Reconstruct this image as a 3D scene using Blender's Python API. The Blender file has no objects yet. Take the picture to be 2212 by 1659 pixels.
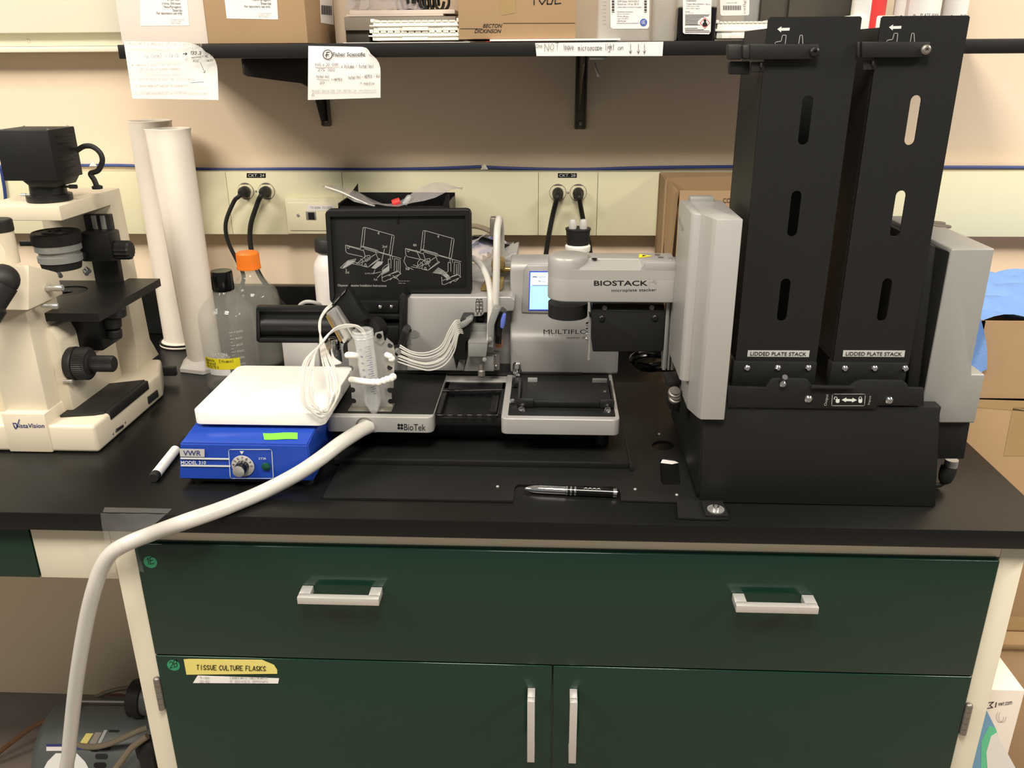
import bpy, bmesh, math, random
from mathutils import Vector, Matrix
random.seed(7)
C = bpy.context.scene.collection
V = Vector
# ---------------------------------------------------------------- camera, world, lamps, exposure
FPX, IW, IH = 1819.98, 2212, 1659
PITCH, YAW, ROLL = .37135, .048321, -.006234
CAM = V((0, -.9895, 1.499))
_fw = V((-math.sin(YAW)*math.cos(PITCH), math.cos(YAW)*math.cos(PITCH), -math.sin(PITCH)))
_rt = V((math.cos(YAW), math.sin(YAW), 0))
_up = _rt.cross(_fw)
RT = math.cos(ROLL)*_rt + math.sin(ROLL)*_up
UP = -math.sin(ROLL)*_rt + math.cos(ROLL)*_up
cd = bpy.data.cameras.new('camera'); cam = bpy.data.objects.new('camera', cd); C.objects.link(cam)
cd.sensor_fit = 'HORIZONTAL'; cd.sensor_width = 36; cd.lens = FPX/IW*36; cd.clip_start = .02
cam.matrix_world = Matrix(((RT.x, UP.x, -_fw.x, CAM.x), (RT.y, UP.y, -_fw.y, CAM.y), (RT.z, UP.z, -_fw.z, CAM.z), (0, 0, 0, 1)))
bpy.context.scene.camera = cam
w = bpy.data.worlds.new('world'); bpy.context.scene.world = w; w.use_nodes = True
w.node_tree.nodes['Background'].inputs[0].default_value = (1, .95, .86, 1)
w.node_tree.nodes['Background'].inputs[1].default_value = .25
def lamp(loc, sx, sy, power, col=(1, .93, .82)):
    l = bpy.data.lights.new('ceiling_lamp', 'AREA'); l.shape = 'RECTANGLE'; l.size = sx; l.size_y = sy
    l.energy = power; l.color = col
    o = bpy.data.objects.new('ceiling_lamp', l); o.location = loc; C.objects.link(o)
lamp((-1.85, -.75, 2.62), .90, 1.25, 75)
lamp((2.2, -.5, 2.62), .45, 1.25, 88)
lamp((0, -1.0, 2.62), .60, .60, 52)
vs = bpy.context.scene.view_settings
vs.view_transform = 'Standard'; vs.look = 'None'; vs.gamma = 1; vs.use_curve_mapping = False; vs.exposure = 0.0

def at(u, v, Y=None, X=None, Z=None):
    """the point of a plane Y=, X= or Z= that the photograph shows at pixel u, v"""
    d = _fw + RT*((u-IW/2)/FPX) + UP*((IH/2-v)/FPX)
    t = (Y-CAM.y)/d.y if Y is not None else (X-CAM.x)/d.x if X is not None else (Z-CAM.z)/d.z
    return CAM + d*t
def ax(u, v, Y): return at(u, v, Y=Y).x
def az(u, v, Y): return at(u, v, Y=Y).z

# ---------------------------------------------------------------- materials
def srgb(r, g, b):
    f = lambda c: (c/255/12.92) if c/255 <= .04045 else ((c/255+.055)/1.055)**2.4
    return (f(r), f(g), f(b), 1)
def mat(name, rgb, rough=.5, metal=0., noise=.04, nscale=40, bump=0., bscale=400, trans=0., ior=1.45, alpha=1., emit=None, spec=.5, coat=0., sss=0.):
    m = bpy.data.materials.new(name); m.use_nodes = True
    nt = m.node_tree; p = nt.nodes['Principled BSDF']; L = nt.links.new
    col = srgb(*rgb)
    p.inputs['Roughness'].default_value = rough; p.inputs['Metallic'].default_value = metal
    p.inputs['IOR'].default_value = ior; p.inputs['Transmission Weight'].default_value = trans
    p.inputs['Alpha'].default_value = alpha; p.inputs['Specular IOR Level'].default_value = spec
    p.inputs['Coat Weight'].default_value = coat
    if sss: p.inputs['Subsurface Weight'].default_value = sss; p.inputs['Subsurface Radius'].default_value = (.01, .01, .01)
    tc = nt.nodes.new('ShaderNodeTexCoord')
    if noise:
        n = nt.nodes.new('ShaderNodeTexNoise'); n.inputs['Scale'].default_value = nscale; n.inputs['Detail'].default_value = 4
        L(tc.outputs['Object'], n.inputs['Vector'])
        mx = nt.nodes.new('ShaderNodeMix'); mx.data_type = 'RGBA'
        mx.inputs[6].default_value = tuple(c*(1-noise) for c in col[:3])+(1,)
        mx.inputs[7].default_value = tuple(min(1, c*(1+noise)) for c in col[:3])+(1,)
        L(n.outputs['Fac'], mx.inputs[0]); L(mx.outputs[2], p.inputs['Base Color'])
    else: p.inputs['Base Color'].default_value = col
    if bump:
        n2 = nt.nodes.new('ShaderNodeTexNoise'); n2.inputs['Scale'].default_value = bscale; n2.inputs['Detail'].default_value = 3
        L(tc.outputs['Object'], n2.inputs['Vector'])
        b = nt.nodes.new('ShaderNodeBump'); b.inputs['Strength'].default_value = bump; b.inputs['Distance'].default_value = .001
        L(n2.outputs['Fac'], b.inputs['Height']); L(b.outputs['Normal'], p.inputs['Normal'])
    if emit:
        p.inputs['Emission Color'].default_value = srgb(*emit[0]); p.inputs['Emission Strength'].default_value = emit[1]
    return m
M = dict(
 wall=mat('wall_paint', (242, 220, 192), .6, noise=.03, nscale=3, bump=.15, bscale=150),
 knee=mat('knee_panel_paint', (232, 216, 188), .6, noise=.04, nscale=3, bump=.1),
 wallcab=mat('cream_steel', (240, 236, 214), .35, noise=.02, nscale=4),
 race=mat('raceway_enamel', (226, 220, 186), .35, noise=.03, nscale=6),
 plate=mat('ivory_plastic', (232, 224, 192), .4),
 dymo=mat('embossed_tape', (18, 16, 18), .35),
 epoxy=mat('black_epoxy', (17, 17, 16), .33, spec=.35, noise=.15, nscale=90, bump=.05, bscale=250),
 frame=mat('cream_cabinet_steel', (220, 212, 190), .38, noise=.03, nscale=5),
 green=mat('green_enamel', (14, 45, 34), .2, spec=.4, noise=.05, nscale=6, bump=.06, bscale=300, coat=.3),
 nickel=mat('brushed_nickel', (214, 210, 205), .38, .55, noise=.08, nscale=200),
 steel=mat('steel', (196, 194, 190), .28, .7, noise=.1, nscale=60),
 dsteel=mat('dark_steel', (140, 134, 126), .4, .7, noise=.15, nscale=60),
 chrome=mat('chrome', (225, 225, 225), .1, 1., noise=0),
 brass=mat('brass', (180, 150, 90), .3, .9, noise=.1),
 floor=mat('vinyl_floor', (138, 126, 116), .45, noise=.25, nscale=25),
 cove=mat('dark_cove_base', (128, 120, 114), .4, noise=.15, nscale=10),
 shelf=mat('black_shelf', (24, 21, 19), .5, spec=.3, noise=.12, nscale=30),
 bracket=mat('bracket_steel', (96, 86, 74), .45, .35, noise=.2, nscale=40),
 bracketd=mat('black_bracket', (36, 32, 30), .5, .1, noise=.15, nscale=40),
 paper=mat('white_paper', (236, 232, 228), .7, noise=.015, nscale=20),
 ink=mat('dark_ink', (52, 46, 46), .8, noise=0),
 inkgrey=mat('grey_ink', (150, 140, 136), .8, noise=0),
 pencil=mat('faint_pencil', (206, 192, 180), .8, noise=0),
 card=mat('cardboard', (172, 141, 106), .75, noise=.07, nscale=12, bump=.1, bscale=120),
 cardd=mat('brown_cardboard', (150, 122, 88), .75, noise=.08, nscale=12, bump=.1, bscale=120),
 cardtape=mat('parcel_tape', (168, 140, 100), .22, noise=.12, nscale=15),
 cardw=mat('white_carton', (230, 218, 206), .6, noise=.02, nscale=10),
 black=mat('black_plastic', (20, 20, 20), .4, noise=.1, nscale=80, bump=.06, bscale=600),
 blackm=mat('matte_black_metal', (25, 25, 24), .5, spec=.35, noise=.1, nscale=100, bump=.08, bscale=900),
 blackg=mat('gloss_black', (14, 14, 14), .15, noise=0),
 rubber=mat('black_rubber', (30, 29, 27), .55, noise=.1, nscale=60),
 silver=mat('silver_paint', (172, 169, 165), .38, .25, noise=.03, nscale=150, bump=.05, bscale=1200),
 silver2=mat('silver_grey_paint', (146, 145, 141), .42, .15, noise=.03, nscale=150, bump=.05, bscale=1200),
 greyp=mat('grey_anodised', (150, 150, 146), .4, .4, noise=.05, nscale=90),
 white=mat('white_ceramic', (246, 243, 236), .22, noise=.01, coat=.3),
 whitep=mat('white_plastic', (240, 236, 226), .4, noise=.02, sss=.0),
 hdpe=mat('translucent_white_plastic', (226, 220, 214), .38, noise=.03, nscale=15, sss=.2),
 cyl=mat('frosted_polypropylene', (246, 236, 222), .35, noise=.02, nscale=12, alpha=.88),
 tubing=mat('silicone_tubing', (197, 193, 186), .28, noise=.02, sss=.25),
 thintube=mat('clear_silicone_tube', (226, 222, 214), .15, noise=0, alpha=.6, spec=.8),
 glass=mat('bottle_glass', (214, 212, 200), .03, noise=0, alpha=.11, spec=1.),
 clear=mat('clear_plastic', (228, 230, 228), .12, noise=0, alpha=.28, spec=.8),
 film=mat('clear_film', (225, 222, 216), .1, noise=0, alpha=.09, spec=.8),
 bag=mat('bag_film', (205, 198, 200), .2, noise=.1, nscale=15, alpha=.55, spec=.8),
 blue=mat('blue_enamel', (29, 64, 158), .35, noise=.04, nscale=30, bump=.05, bscale=500),
 cloth=mat('blue_nonwoven', (120, 158, 220), .8, noise=.08, nscale=60, bump=.5, bscale=260),
 orange=mat('orange_cap', (245, 130, 40), .4, noise=.03),
 yellow=mat('yellow_tape', (240, 222, 40), .6, noise=.03),
 ytape=mat('pale_yellow_tape', (228, 212, 120), .6, noise=.04),
 lime=mat('lime_tape', (110, 214, 50), .6, noise=.03),
 dot=mat('green_sticker', (48, 140, 100), .55, noise=.04),
 scope=mat('cream_enamel', (212, 201, 178), .35, noise=.02, nscale=10),
 red=mat('red_plastic', (222, 60, 56), .4, noise=.03),
 bluec=mat('blue_cable', (44, 62, 130), .5, noise=.05),
 bluetag=mat('blue_latch', (90, 108, 190), .4, noise=.04),
 navy=mat('navy_ink', (40, 44, 110), .6, noise=0),
 printw=mat('white_print', (206, 208, 204), .6, noise=0),
 printg=mat('grey_print', (150, 150, 146), .6, noise=0),
 printk=mat('black_print', (16, 15, 15), .5, noise=0),
 tag=mat('grey_label', (178, 178, 174), .55, noise=.02),
 lcd=mat('lit_screen', (150, 210, 240), .3, noise=0, emit=((172, 226, 250), .75)),
 lcdw=mat('lit_screen_white', (225, 240, 245), .3, noise=0, emit=((225, 242, 250), .8)),
 lcdb=mat('lit_screen_blue', (30, 50, 170), .3, noise=0, emit=((40, 60, 190), .6)),
 motor=mat('pump_grey', (96, 100, 98), .45, .3, noise=.12, nscale=30),
 brown=mat('brown_hose', (110, 78, 50), .4, noise=.1),
 ghose=mat('grey_hose', (140, 128, 108), .35, noise=.08, trans=.2),
 dkbox=mat('dark_grey_board', (74, 68, 60), .6, noise=.06),
 greybox=mat('grey_board', (150, 142, 130), .6, noise=.05),
 teal=mat('pale_blue_print', (120, 165, 200), .5, noise=0), mint=mat('mint_print', (105, 205, 160), .5, noise=0),
 geblue=mat('logo_blue', (70, 100, 180), .5, noise=0),
 amber=mat('amber_plastic', (190, 165, 105), .2, noise=.05, trans=.5, ior=1.2),
 copper=mat('copper_tone', (170, 120, 90), .4, .6),
)

# ---------------------------------------------------------------- mesh builder
class G:
    def __init__(s): s.bm = bmesh.new()
    def _new(s, n0): s.bm.verts.ensure_lookup_table(); return s.bm.verts[n0:]
    def box(s, x0, x1, y0, y1, z0, z1, bev=0., seg=2):
        b = bmesh.new()
        v = [b.verts.new(p) for p in ((x0, y0, z0), (x1, y0, z0), (x1, y1, z0), (x0, y1, z0), (x0, y0, z1), (x1, y0, z1), (x1, y1, z1), (x0, y1, z1))]
        for f in ((0, 3, 2, 1), (4, 5, 6, 7), (0, 1, 5, 4), (1, 2, 6, 5), (2, 3, 7, 6), (3, 0, 4, 7)): b.faces.new([v[i] for i in f])
        return s._merge(b, bev, seg)
    def _merge(s, b, bev=0, seg=2, M4=None):
        bmesh.ops.recalc_face_normals(b, faces=b.faces)
        if bev: bmesh.ops.bevel(b, geom=list(b.edges), offset=bev, segments=seg, affect='EDGES', profile=.5, clamp_overlap=True)
        if M4: bmesh.ops.transform(b, matrix=M4, verts=b.verts)
        mp = {v: s.bm.verts.new(v.co) for v in b.verts}
        for f in b.faces:
            try: s.bm.faces.new([mp[v] for v in f.verts])
            except ValueError: pass
        b.free(); return s
    def obox(s, c, hx, hy, hz, ex, ey, ez, bev=0):
        """box at centre c with half sizes along the given unit axes"""
        b = bmesh.new()
        vs_ = [b.verts.new(V(c)+ex*(hx*i)+ey*(hy*j)+ez*(hz*k)) for k in (-1, 1) for j in (-1, 1) for i in (-1, 1)]
        for f in ((0, 2, 3, 1), (4, 5, 7, 6), (0, 1, 5, 4), (1, 3, 7, 5), (3, 2, 6, 7), (2, 0, 4, 6)): b.faces.new([vs_[i] for i in f])
        return s._merge(b, bev)
    def prism(s, pts, d, bev=0., seg=2):
        """polygon of 3D points extruded by vector d"""
        b = bmesh.new(); d = V(d)
        lo = [b.verts.new(V(p)) for p in pts]; hi = [b.verts.new(V(p)+d) for p in pts]
        b.faces.new(lo); b.faces.new(hi[::-1]); n = len(pts)
        for i in range(n): b.faces.new((lo[i], lo[(i+1) % n], hi[(i+1) % n], hi[i]))
        return s._merge(b, bev, seg)
    def cyl(s, p0, p1, r0, r1=None, n=24, cap=True):
        p0, p1 = V(p0), V(p1); r1 = r0 if r1 is None else r1
        return s.rev([(0, r0), ((p1-p0).length, r1)], p0, (p1-p0), n, cap)
    def rev(s, prof, c, axis=(0, 0, 1), n=32, cap=True):
        """lathe: prof is a list of (distance along the axis, radius)"""
        c = V(c); a = V(axis).normalized()
        e = a.orthogonal().normalized(); f = a.cross(e)
        rings = []
        for t, r in prof:
            if r < 1e-6: rings.append([s.bm.verts.new(c+a*t)])
            else: rings.append([s.bm.verts.new(c+a*t+(e*math.cos(2*math.pi*i/n)+f*math.sin(2*math.pi*i/n))*r) for i in range(n)])
        for A, B in zip(rings, rings[1:]):
            for i in range(n):
                j = (i+1) % n
                if len(A) == 1 and len(B) == 1: continue
                if len(A) == 1: s.bm.faces.new((A[0], B[j], B[i]))
                elif len(B) == 1: s.bm.faces.new((A[i], A[j], B[0]))
                else: s.bm.faces.new((A[i], A[j], B[j], B[i]))
        if cap:
            if len(rings[0]) > 1: s.bm.faces.new(rings[0][::-1])
            if len(rings[-1]) > 1: s.bm.faces.new(rings[-1])
        return s
    def tube(s, pts, r, n=10, sub=8, cap=True, smooth=True):
        pts = [V(p) for p in pts]
        if smooth and len(pts) > 2:
            q = [pts[0]*2-pts[1]]+pts+[pts[-1]*2-pts[-2]]; out = []
            for i in range(1, len(q)-2):
                a, b, c, d = q[i-1:i+3]
                for k in range(sub):
                    t = k/sub
                    out.append(.5*((2*b)+(c-a)*t+(2*a-5*b+4*c-d)*t*t+(3*b-a-3*c+d)*t**3))
            out.append(pts[-1]); pts = out
        rs = r if isinstance(r, (list, tuple)) else None
        rings = []; e = None
        for i, p in enumerate(pts):
            t = (pts[min(i+1, len(pts)-1)]-pts[max(i-1, 0)])
            if t.length < 1e-9: t = V((0, 0, 1))
            t.normalize()
            e = t.orthogonal().normalized() if e is None else (e-t*e.dot(t))
            if e.length < 1e-6: e = t.orthogonal()
            e.normalize()
            f = t.cross(e)
            rr = r if rs is None else rs[0]+(rs[1]-rs[0])*i/(len(pts)-1)
            rings.append([s.bm.verts.new(p+(e*math.cos(2*math.pi*k/n)+f*math.sin(2*math.pi*k/n))*rr) for k in range(n)])
        for A, B in zip(rings, rings[1:]):
            for i in range(n): s.bm.faces.new((A[i], A[(i+1) % n], B[(i+1) % n], B[i]))
        if cap: s.bm.faces.new(rings[0][::-1]); s.bm.faces.new(rings[-1])
        return s
    def ball(s, c, r, n=14, sc=(1, 1, 1)):
        b = bmesh.new(); bmesh.ops.create_uvsphere(b, u_segments=n, v_segments=max(6, n//2+1), radius=r)
        return s._merge(b, M4=Matrix.Translation(V(c)) @ Matrix.Diagonal((*sc, 1)))
    def grid(s, rows, thick=None):
        """surface through rows of points, optional thickness vector"""
        R = [[s.bm.verts.new(V(p)) for p in r] for r in rows]
        for a, b in zip(R, R[1:]):
            for i in range(len(a)-1): s.bm.faces.new((a[i], a[i+1], b[i+1], b[i]))
        if thick:
            t = V(thick); Q = [[s.bm.verts.new(v.co+t) for v in r] for r in R]
            for a, b in zip(Q, Q[1:]):
                for i in range(len(a)-1): s.bm.faces.new((a[i], b[i], b[i+1], a[i+1]))
            ring = lambda q: q[0]+[r[-1] for r in q[1:]]+q[-1][-2::-1]+[r[0] for r in q[-2:0:-1]]
            A, B = ring(R), ring(Q); n = len(A)
            for i in range(n): s.bm.faces.new((A[i], B[i], B[(i+1) % n], A[(i+1) % n]))
        return s
    def poly(s, pts): s.bm.faces.new([s.bm.verts.new(V(p)) for p in pts]); return s
    def flat(s, outer, holes, o, ex, ey, thick):
        """plate with holes: 2D outlines in the frame o, ex, ey; thickness along ex x ey"""
        cu = bpy.data.curves.new('outline', 'CURVE'); cu.dimensions = '2D'; cu.fill_mode = 'BOTH'; cu.extrude = abs(thick)/2
        for ring in [outer]+list(holes):
            sp = cu.splines.new('POLY'); sp.points.add(len(ring)-1); sp.use_cyclic_u = True
            for q, p in zip(sp.points, ring): q.co = (p[0], p[1], 0, 1)
        ob = bpy.data.objects.new('outline', cu); C.objects.link(ob)
        me = bpy.data.meshes.new_from_object(ob); bpy.data.objects.remove(ob)
        o, ex, ey = V(o), V(ex).normalized(), V(ey).normalized(); ez = ex.cross(ey)
        b = bmesh.new(); b.from_mesh(me); bpy.data.meshes.remove(me)
        for v in b.verts: v.co = o+ex*v.co.x+ey*v.co.y+ez*(v.co.z+thick/2)
        return s._merge(b)
    def xf(s, M4): bmesh.ops.transform(s.bm, matrix=M4, verts=s.bm.verts); return s
    def build(s, name, m, parent=None, smooth=True, flip=False):
        bm = s.bm
        bmesh.ops.remove_doubles(bm, verts=bm.verts, dist=1e-6)
        bmesh.ops.recalc_face_normals(bm, faces=bm.faces)
        for f in bm.faces: f.smooth = smooth
        if smooth:
            for e in bm.edges:
                if len(e.link_faces) != 2 or e.calc_face_angle(0) > .6: e.smooth = False
        root = parent
        while root is not None and root.parent is not None: root = root.parent
        if root is None:
            co = [v.co for v in bm.verts]
            org = V(((min(c.x for c in co)+max(c.x for c in co))/2, (min(c.y for c in co)+max(c.y for c in co))/2, min(c.z for c in co)))
        else: org = root.location.copy()
        for v in bm.verts: v.co -= org
        me = bpy.data.meshes.new(name); bm.to_mesh(me); bm.free()
        o = bpy.data.objects.new(name, me); C.objects.link(o)
        me.materials.append(m if not isinstance(m, str) else M[m])
        if parent is not None: o.parent = parent
        else: o.location = org
        return o
def thing(name, label, cat, loc, group=None):
    o = bpy.data.objects.new(name, None); C.objects.link(o); o.location = V(loc); o.empty_display_size = .05
    return tag(o, label, cat, group)
def tag(o, label, cat, group=None):
    o['label'] = label; o['category'] = cat
    if group: o['group'] = group
    return o
def struct(o): o['kind'] = 'structure'; return o
def lab(o, s): o['label'] = s; return o

# ---------------------------------------------------------------- print, handwriting, line drawings (flat marks)
def quadmap(p0, p1, p2, pl, eps):
    a, b, c = at(*p0, **pl), at(*p1, **pl), at(*p2, **pl)
    ex, ey = b-a, c-a
    n = ex.cross(ey).normalized()
    if n.dot(CAM-a) < 0: n = -n
    return a+n*eps, ex, ey
def ptext(parent, s, p0, p1, p2, m='printk', name='lettering', eps=.0006, bold=0., shear=0., **pl):
    """text whose bounding box fills the parallelogram p0 (lower left), p1 (lower right), p2 (upper left)"""
    o, ex, ey = quadmap(p0, p1, p2, pl, eps)
    cu = bpy.data.curves.new('text', 'FONT'); cu.body = s; cu.offset = bold*.45; cu.shear = shear; cu.resolution_u = 3
    ob = bpy.data.objects.new('text', cu); C.objects.link(ob)
    me = bpy.data.meshes.new_from_object(ob); bpy.data.objects.remove(ob)
    g = G(); b = bmesh.new(); b.from_mesh(me); bpy.data.meshes.remove(me)
    xs = [v.co.x for v in b.verts]; ys = [v.co.y for v in b.verts]
    x0, x1, y0, y1 = min(xs), max(xs), min(ys), max(ys)
    for v in b.verts: v.co = o+ex*((v.co.x-x0)/(x1-x0))+ey*((v.co.y-y0)/max(1e-6, y1-y0))
    g._merge(b)
    return g.build(name, m, parent, smooth=False)
GL = {'A':'00,26,40|12,32','B':'00,06,36,45,33,03|33,42,30,00','C':'45,26,04,02,20,41','D':'00,06,26,44,42,20,00','E':'46,06,00,40|03,33','F':'46,06,00|03,33','G':'45,26,04,02,20,41,43,23','H':'06,00|46,40|03,43','I':'26,20','K':'06,00|46,03,40','L':'06,00,40','M':'00,06,23,46,40','N':'00,06,40,46','O':'26,04,02,20,42,44,26','P':'00,06,36,45,44,33,03','R':'00,06,36,45,44,33,03|23,40','S':'45,26,15,04,32,41,20,01','T':'06,46|26,20','U':'06,02,20,42,46','V':'06,20,46','X':'06,40|46,00','W':'06,10,24,30,46','Y':'06,23,46|23,20',
 'a':'43,24,03,01,20,42,44,40','b':'06,00,30,42,33,03','c':'43,24,03,01,20,41','d':'46,40,10,01,03,14,43','e':'02,42,33,14,02,10,40','f':'35,26,15,10|04,34','g':'43,24,03,12,42|44,4<,2;,0<','h':'06,00|02,24,33,30','i':'24,20|26,25','l':'26,20','m':'04,00|03,14,22,20|23,34,42,40','n':'04,00|02,24,33,30','o':'24,03,01,20,41,43,24','p':'04,0;|03,24,43,41,20,01','r':'14,10|12,24,34','s':'43,24,13,32,20,01','t':'26,20,30|04,44','u':'04,01,20,41|44,40','v':'04,20,44','x':'04,40|44,00','y':'04,21|44,1;',
 '0':'26,04,02,20,42,44,26','1':'15,26,20','2':'05,26,45,43,00,40','3':'05,26,45,33,42,20,01|13,33','4':'36,30|36,02,42','5':'46,06,03,33,42,20,01','6':'36,04,01,20,42,23,02','7':'06,46,10','8':'23,05,26,45,23,02,20,42,23','9':'43,24,05,26,44,30',
 '.':'20,21','/':'00,46','-':'03,43','=':'04,44|02,42','>':'05,43,01','(':'36,14,12,30','*':'03,43,35|43,31','+':'03,43|25,21',"'":'26,25', 'v2':''}
def hand(parent, s, p0, p1, p2, m='ink', name='handwriting', width=.0007, eps=.0006, jit=.16, **pl):
    o, ex, ey = quadmap(p0, p1, p2, pl, eps)
    strokes = []; x = 0.
    for ch in s:
        if ch == ' ': x += 3.5; continue
        for st in GL.get(ch, '').split('|'):
            if not st: continue
            pts = [(x+int(q[0])+random.uniform(-jit, jit), (';<'.find(q[1])+1)*-1. if q[1] in ';<' else int(q[1])+random.uniform(-jit, jit)) for q in st.split(',')]
            strokes.append(pts)
        x += 5.6 if ch not in "il.'1" else 4
    return ribbons(parent, name, [[o+ex*(px/(x-1.5))+ey*(py/6) for px, py in st] for st in strokes], ex.cross(ey).normalized(), width, m)
def ribbons(parent, name, polys, n, width, m):
    g = G(); h = width/2
    for st in polys:
        for a, b in zip(st, st[1:]):
            d = b-a
            if d.length < 1e-7: continue
            d.normalize(); q = n.cross(d)*h; d = d*h*.7
            g.poly((a-d-q, b+d-q, b+d+q, a-d+q))
    return g.build(name, m, parent, smooth=False)
def lines(parent, polys, m='printw', name='line_drawing', width=.0007, eps=.0006, **pl):
    """polylines given in the pixels of the photograph, drawn on the plane pl"""
    a, b, c = at(1000, 600, **pl), at(1010, 600, **pl), at(1000, 590, **pl)
    n = (b-a).cross(c-a).normalized()
    if n.dot(CAM-a) < 0: n = -n
    return ribbons(parent, name, [[at(*p, **pl)+n*eps for p in st] for st in polys], n, width, m)
def patch(parent, name, px, m, eps=.0005, thick=.0003, **pl):
    """flat sheet (label, tape) stuck on a plane, outline given in pixels"""
    pts = [at(*p, **pl) for p in px]
    n = (pts[1]-pts[0]).cross(pts[2]-pts[1]).normalized()
    if n.dot(CAM-pts[0]) < 0: n = -n
    return G().prism([p+n*(eps-thick) for p in pts], n*thick).build(name, m, parent, smooth=False)
def screwhead(parent, c, axis, r, m='chrome', name='screw', h=None):
    h = h or r*.6; a = V(axis).normalized()
    return G().rev([(0, r), (h*.55, r*.92), (h, r*.6), (h, r*.32), (h*.45, r*.28), (h*.45, 0)], V(c), a, 16, cap=False).build(name, m, parent)
def slot_ring(cx, cz, w, h, n=8):
    """rounded vertical slot outline"""
    r = w/2
    return [(cx+r*math.cos(a), cz+h/2-r+r*math.sin(a)) for a in [math.pi*i/n for i in range(n+1)]] + [(cx+r*math.cos(a), cz-h/2+r+r*math.sin(a)) for a in [math.pi+math.pi*i/n for i in range(n+1)]]
def rrect(x0, x1, z0, z1, r, n=5):
    out = []
    for cx, cz, a0 in ((x1-r, z1-r, 0), (x0+r, z1-r, 90), (x0+r, z0+r, 180), (x1-r, z0+r, 270)):
        out += [(cx+r*math.cos(math.radians(a0+90*i/n)), cz+r*math.sin(math.radians(a0+90*i/n))) for i in range(n+1)]
    return out
XA, YA, ZA = V((1, 0, 0)), V((0, 1, 0)), V((0, 0, 1))
BZ, WY, BSY, RY, SY = .914, .821, .796, .7757, .5207      # bench top, wall, backsplash, raceway face, shelf front edge
# ================================================================ SETTING
g = G(); g.box(-2.6, 2.4, WY, WY+.1, 0, 2.75); struct(g.build('wall_back', 'wall'))
g = G(); g.box(-2.6, 2.4, -2.6, WY, -.05, 0); struct(g.build('floor', 'floor'))
g = G(); g.box(-2.6, -.60, .552, .60, 0, BZ-.03); struct(g.build('wall_knee', 'knee'))
g = G(); g.prism([(-2.6, .552, .0), (-2.6, .543, 0), (-2.6, .546, .092), (-2.6, .552, .098)], (2.0, 0, 0)); struct(g.build('baseboard_knee', 'cove'))

# bench top with its backsplash
XR = .6746
t = thing('bench_top', 'long black epoxy laboratory worktop with a low backsplash, on the green cabinet', 'worktop', (-.6, .4, BZ-.028))
g = G(); g.box(-2.5, XR, 0, BSY+.02, BZ-.028, BZ, .002); g.build('slab', 'epoxy', t)
g = G(); g.box(-2.5, XR, BSY, WY-.001, BZ+.0005, BZ+.114, .0025); g.build('backsplash', 'epoxy', t)

# base cabinet
FY = .02
xl, xli = ax(256.5, 1251, FY), ax(291, 1174, FY)
xri, xr = ax(2158.7, 1209.5, FY), ax(2212, 1214.6, FY)
zt, zd = az(1100, 1183, FY), az(1195, 1432, FY)
xm = ax(1193, 1500, FY)
t = thing('base_cabinet', 'cream steel base cabinet with dark green drawer and two green doors', 'cabinet', ((xl+xr)/2, .3, 0))
g = G()
for a, b in ((xl, xli), (xri, xr)): g.box(a, b, FY, FY+.03, 0, BZ-.0285, .001)
g.box(xli, xri, FY+.0005, FY+.03, zt, BZ-.0285, .001)
g.box(xl, xr, FY+.03, .6, .02, BZ-.029)
g.build('carcass', 'frame', t)
def pull(parent, x, z, L, vert=False):
    g = G(); h = L/2
    if vert:
        g.box(x-.0055, x+.0055, FY-.036, FY-.026, z-L, z, .0008)
        for q in (z-.0055, z-L+.0055): g.box(x-.0055, x+.0055, FY-.028, FY-.0068, q-.0055, q+.0055, .0006)
    else:
        g.box(x-h, x+h, FY-.036, FY-.026, z-.0055, z+.0055, .0008)
        for q in (x-h+.008, x+h-.008): g.box(q-.008, q+.008, FY-.028, FY-.0068, z-.0055, z+.0055, .0006)
    return g.build('handle', 'nickel', parent)
g = G(); g.box(xli+.001, xri-.002, FY-.006, FY+.0005, zd+.001, zt-.002, .0018, 3)
g.box(xli+.004, xri-.005, FY-.001, FY+.02, zt-.002, zt+.001)
dr = g.build('drawer', 'green', t)
for u0, u1, v in ((640, 819, 1300), (1588, 1770, 1318)):
    a, b = ax(u0+2, v, FY-.036), ax(u1-1, v, FY-.036); pull(dr, (a+b)/2, az((u0+u1)/2, v, FY-.036), b-a)
def disc_sticker(parent, u, v, r, txt):
    c = at(u, v, Y=FY-.006); q = G(); q.cyl(c+V((0, -.0001, 0)), c+V((0, -.0005, 0)), r, n=28)
    lab(q.build('round_sticker', 'dot', parent), 'round green sticker marked '+txt)
    hand(parent, txt, (u-7, v+6), (u+9, v+2), (u-9, v-8), 'printk', width=.0011, Y=FY-.006)
disc_sticker(dr, 325, 1214, .0098, '1E')
doors = []
for a, b, hu, hv in ((xli+.001, xm-.001, 1147, 1516), (xm+.001, xri-.002, 1239, 1518)):
    g = G(); g.box(a, b, FY-.006, FY+.0005, .11, zd-.001, .0018, 3); d = g.build('door', 'green', t); doors.append(d)
    pull(d, ax(hu, hv+20, FY-.036), az(hu, hv, FY-.036), .115, True)
for d, u, v0, v1 in ((doors[0], 344, 1468, 1532), (doors[1], 2087, 1524, 1586)):
    x, z0, z1 = ax(u, (v0+v1)/2, FY-.006), az(u, v1, FY-.006), az(u, v0, FY-.006)
    g = G(); n = 5; dz = (z1-z0)/n
    for i in range(n): g.cyl((x, FY-.005, z0+dz*i+.0004), (x, FY-.005, z0+dz*(i+1)-.0004), .0052, n=14)
    g.cyl((x, FY-.005, z0), (x, FY-.005, z1), .0045, n=10); g.ball((x, FY-.005, z1), .005, 10, (1, 1, .7))
    g.build('hinge', 'dsteel', d)
D0 = doors[0]
disc_sticker(D0, 375, 1437, .0098, '2B')
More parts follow.
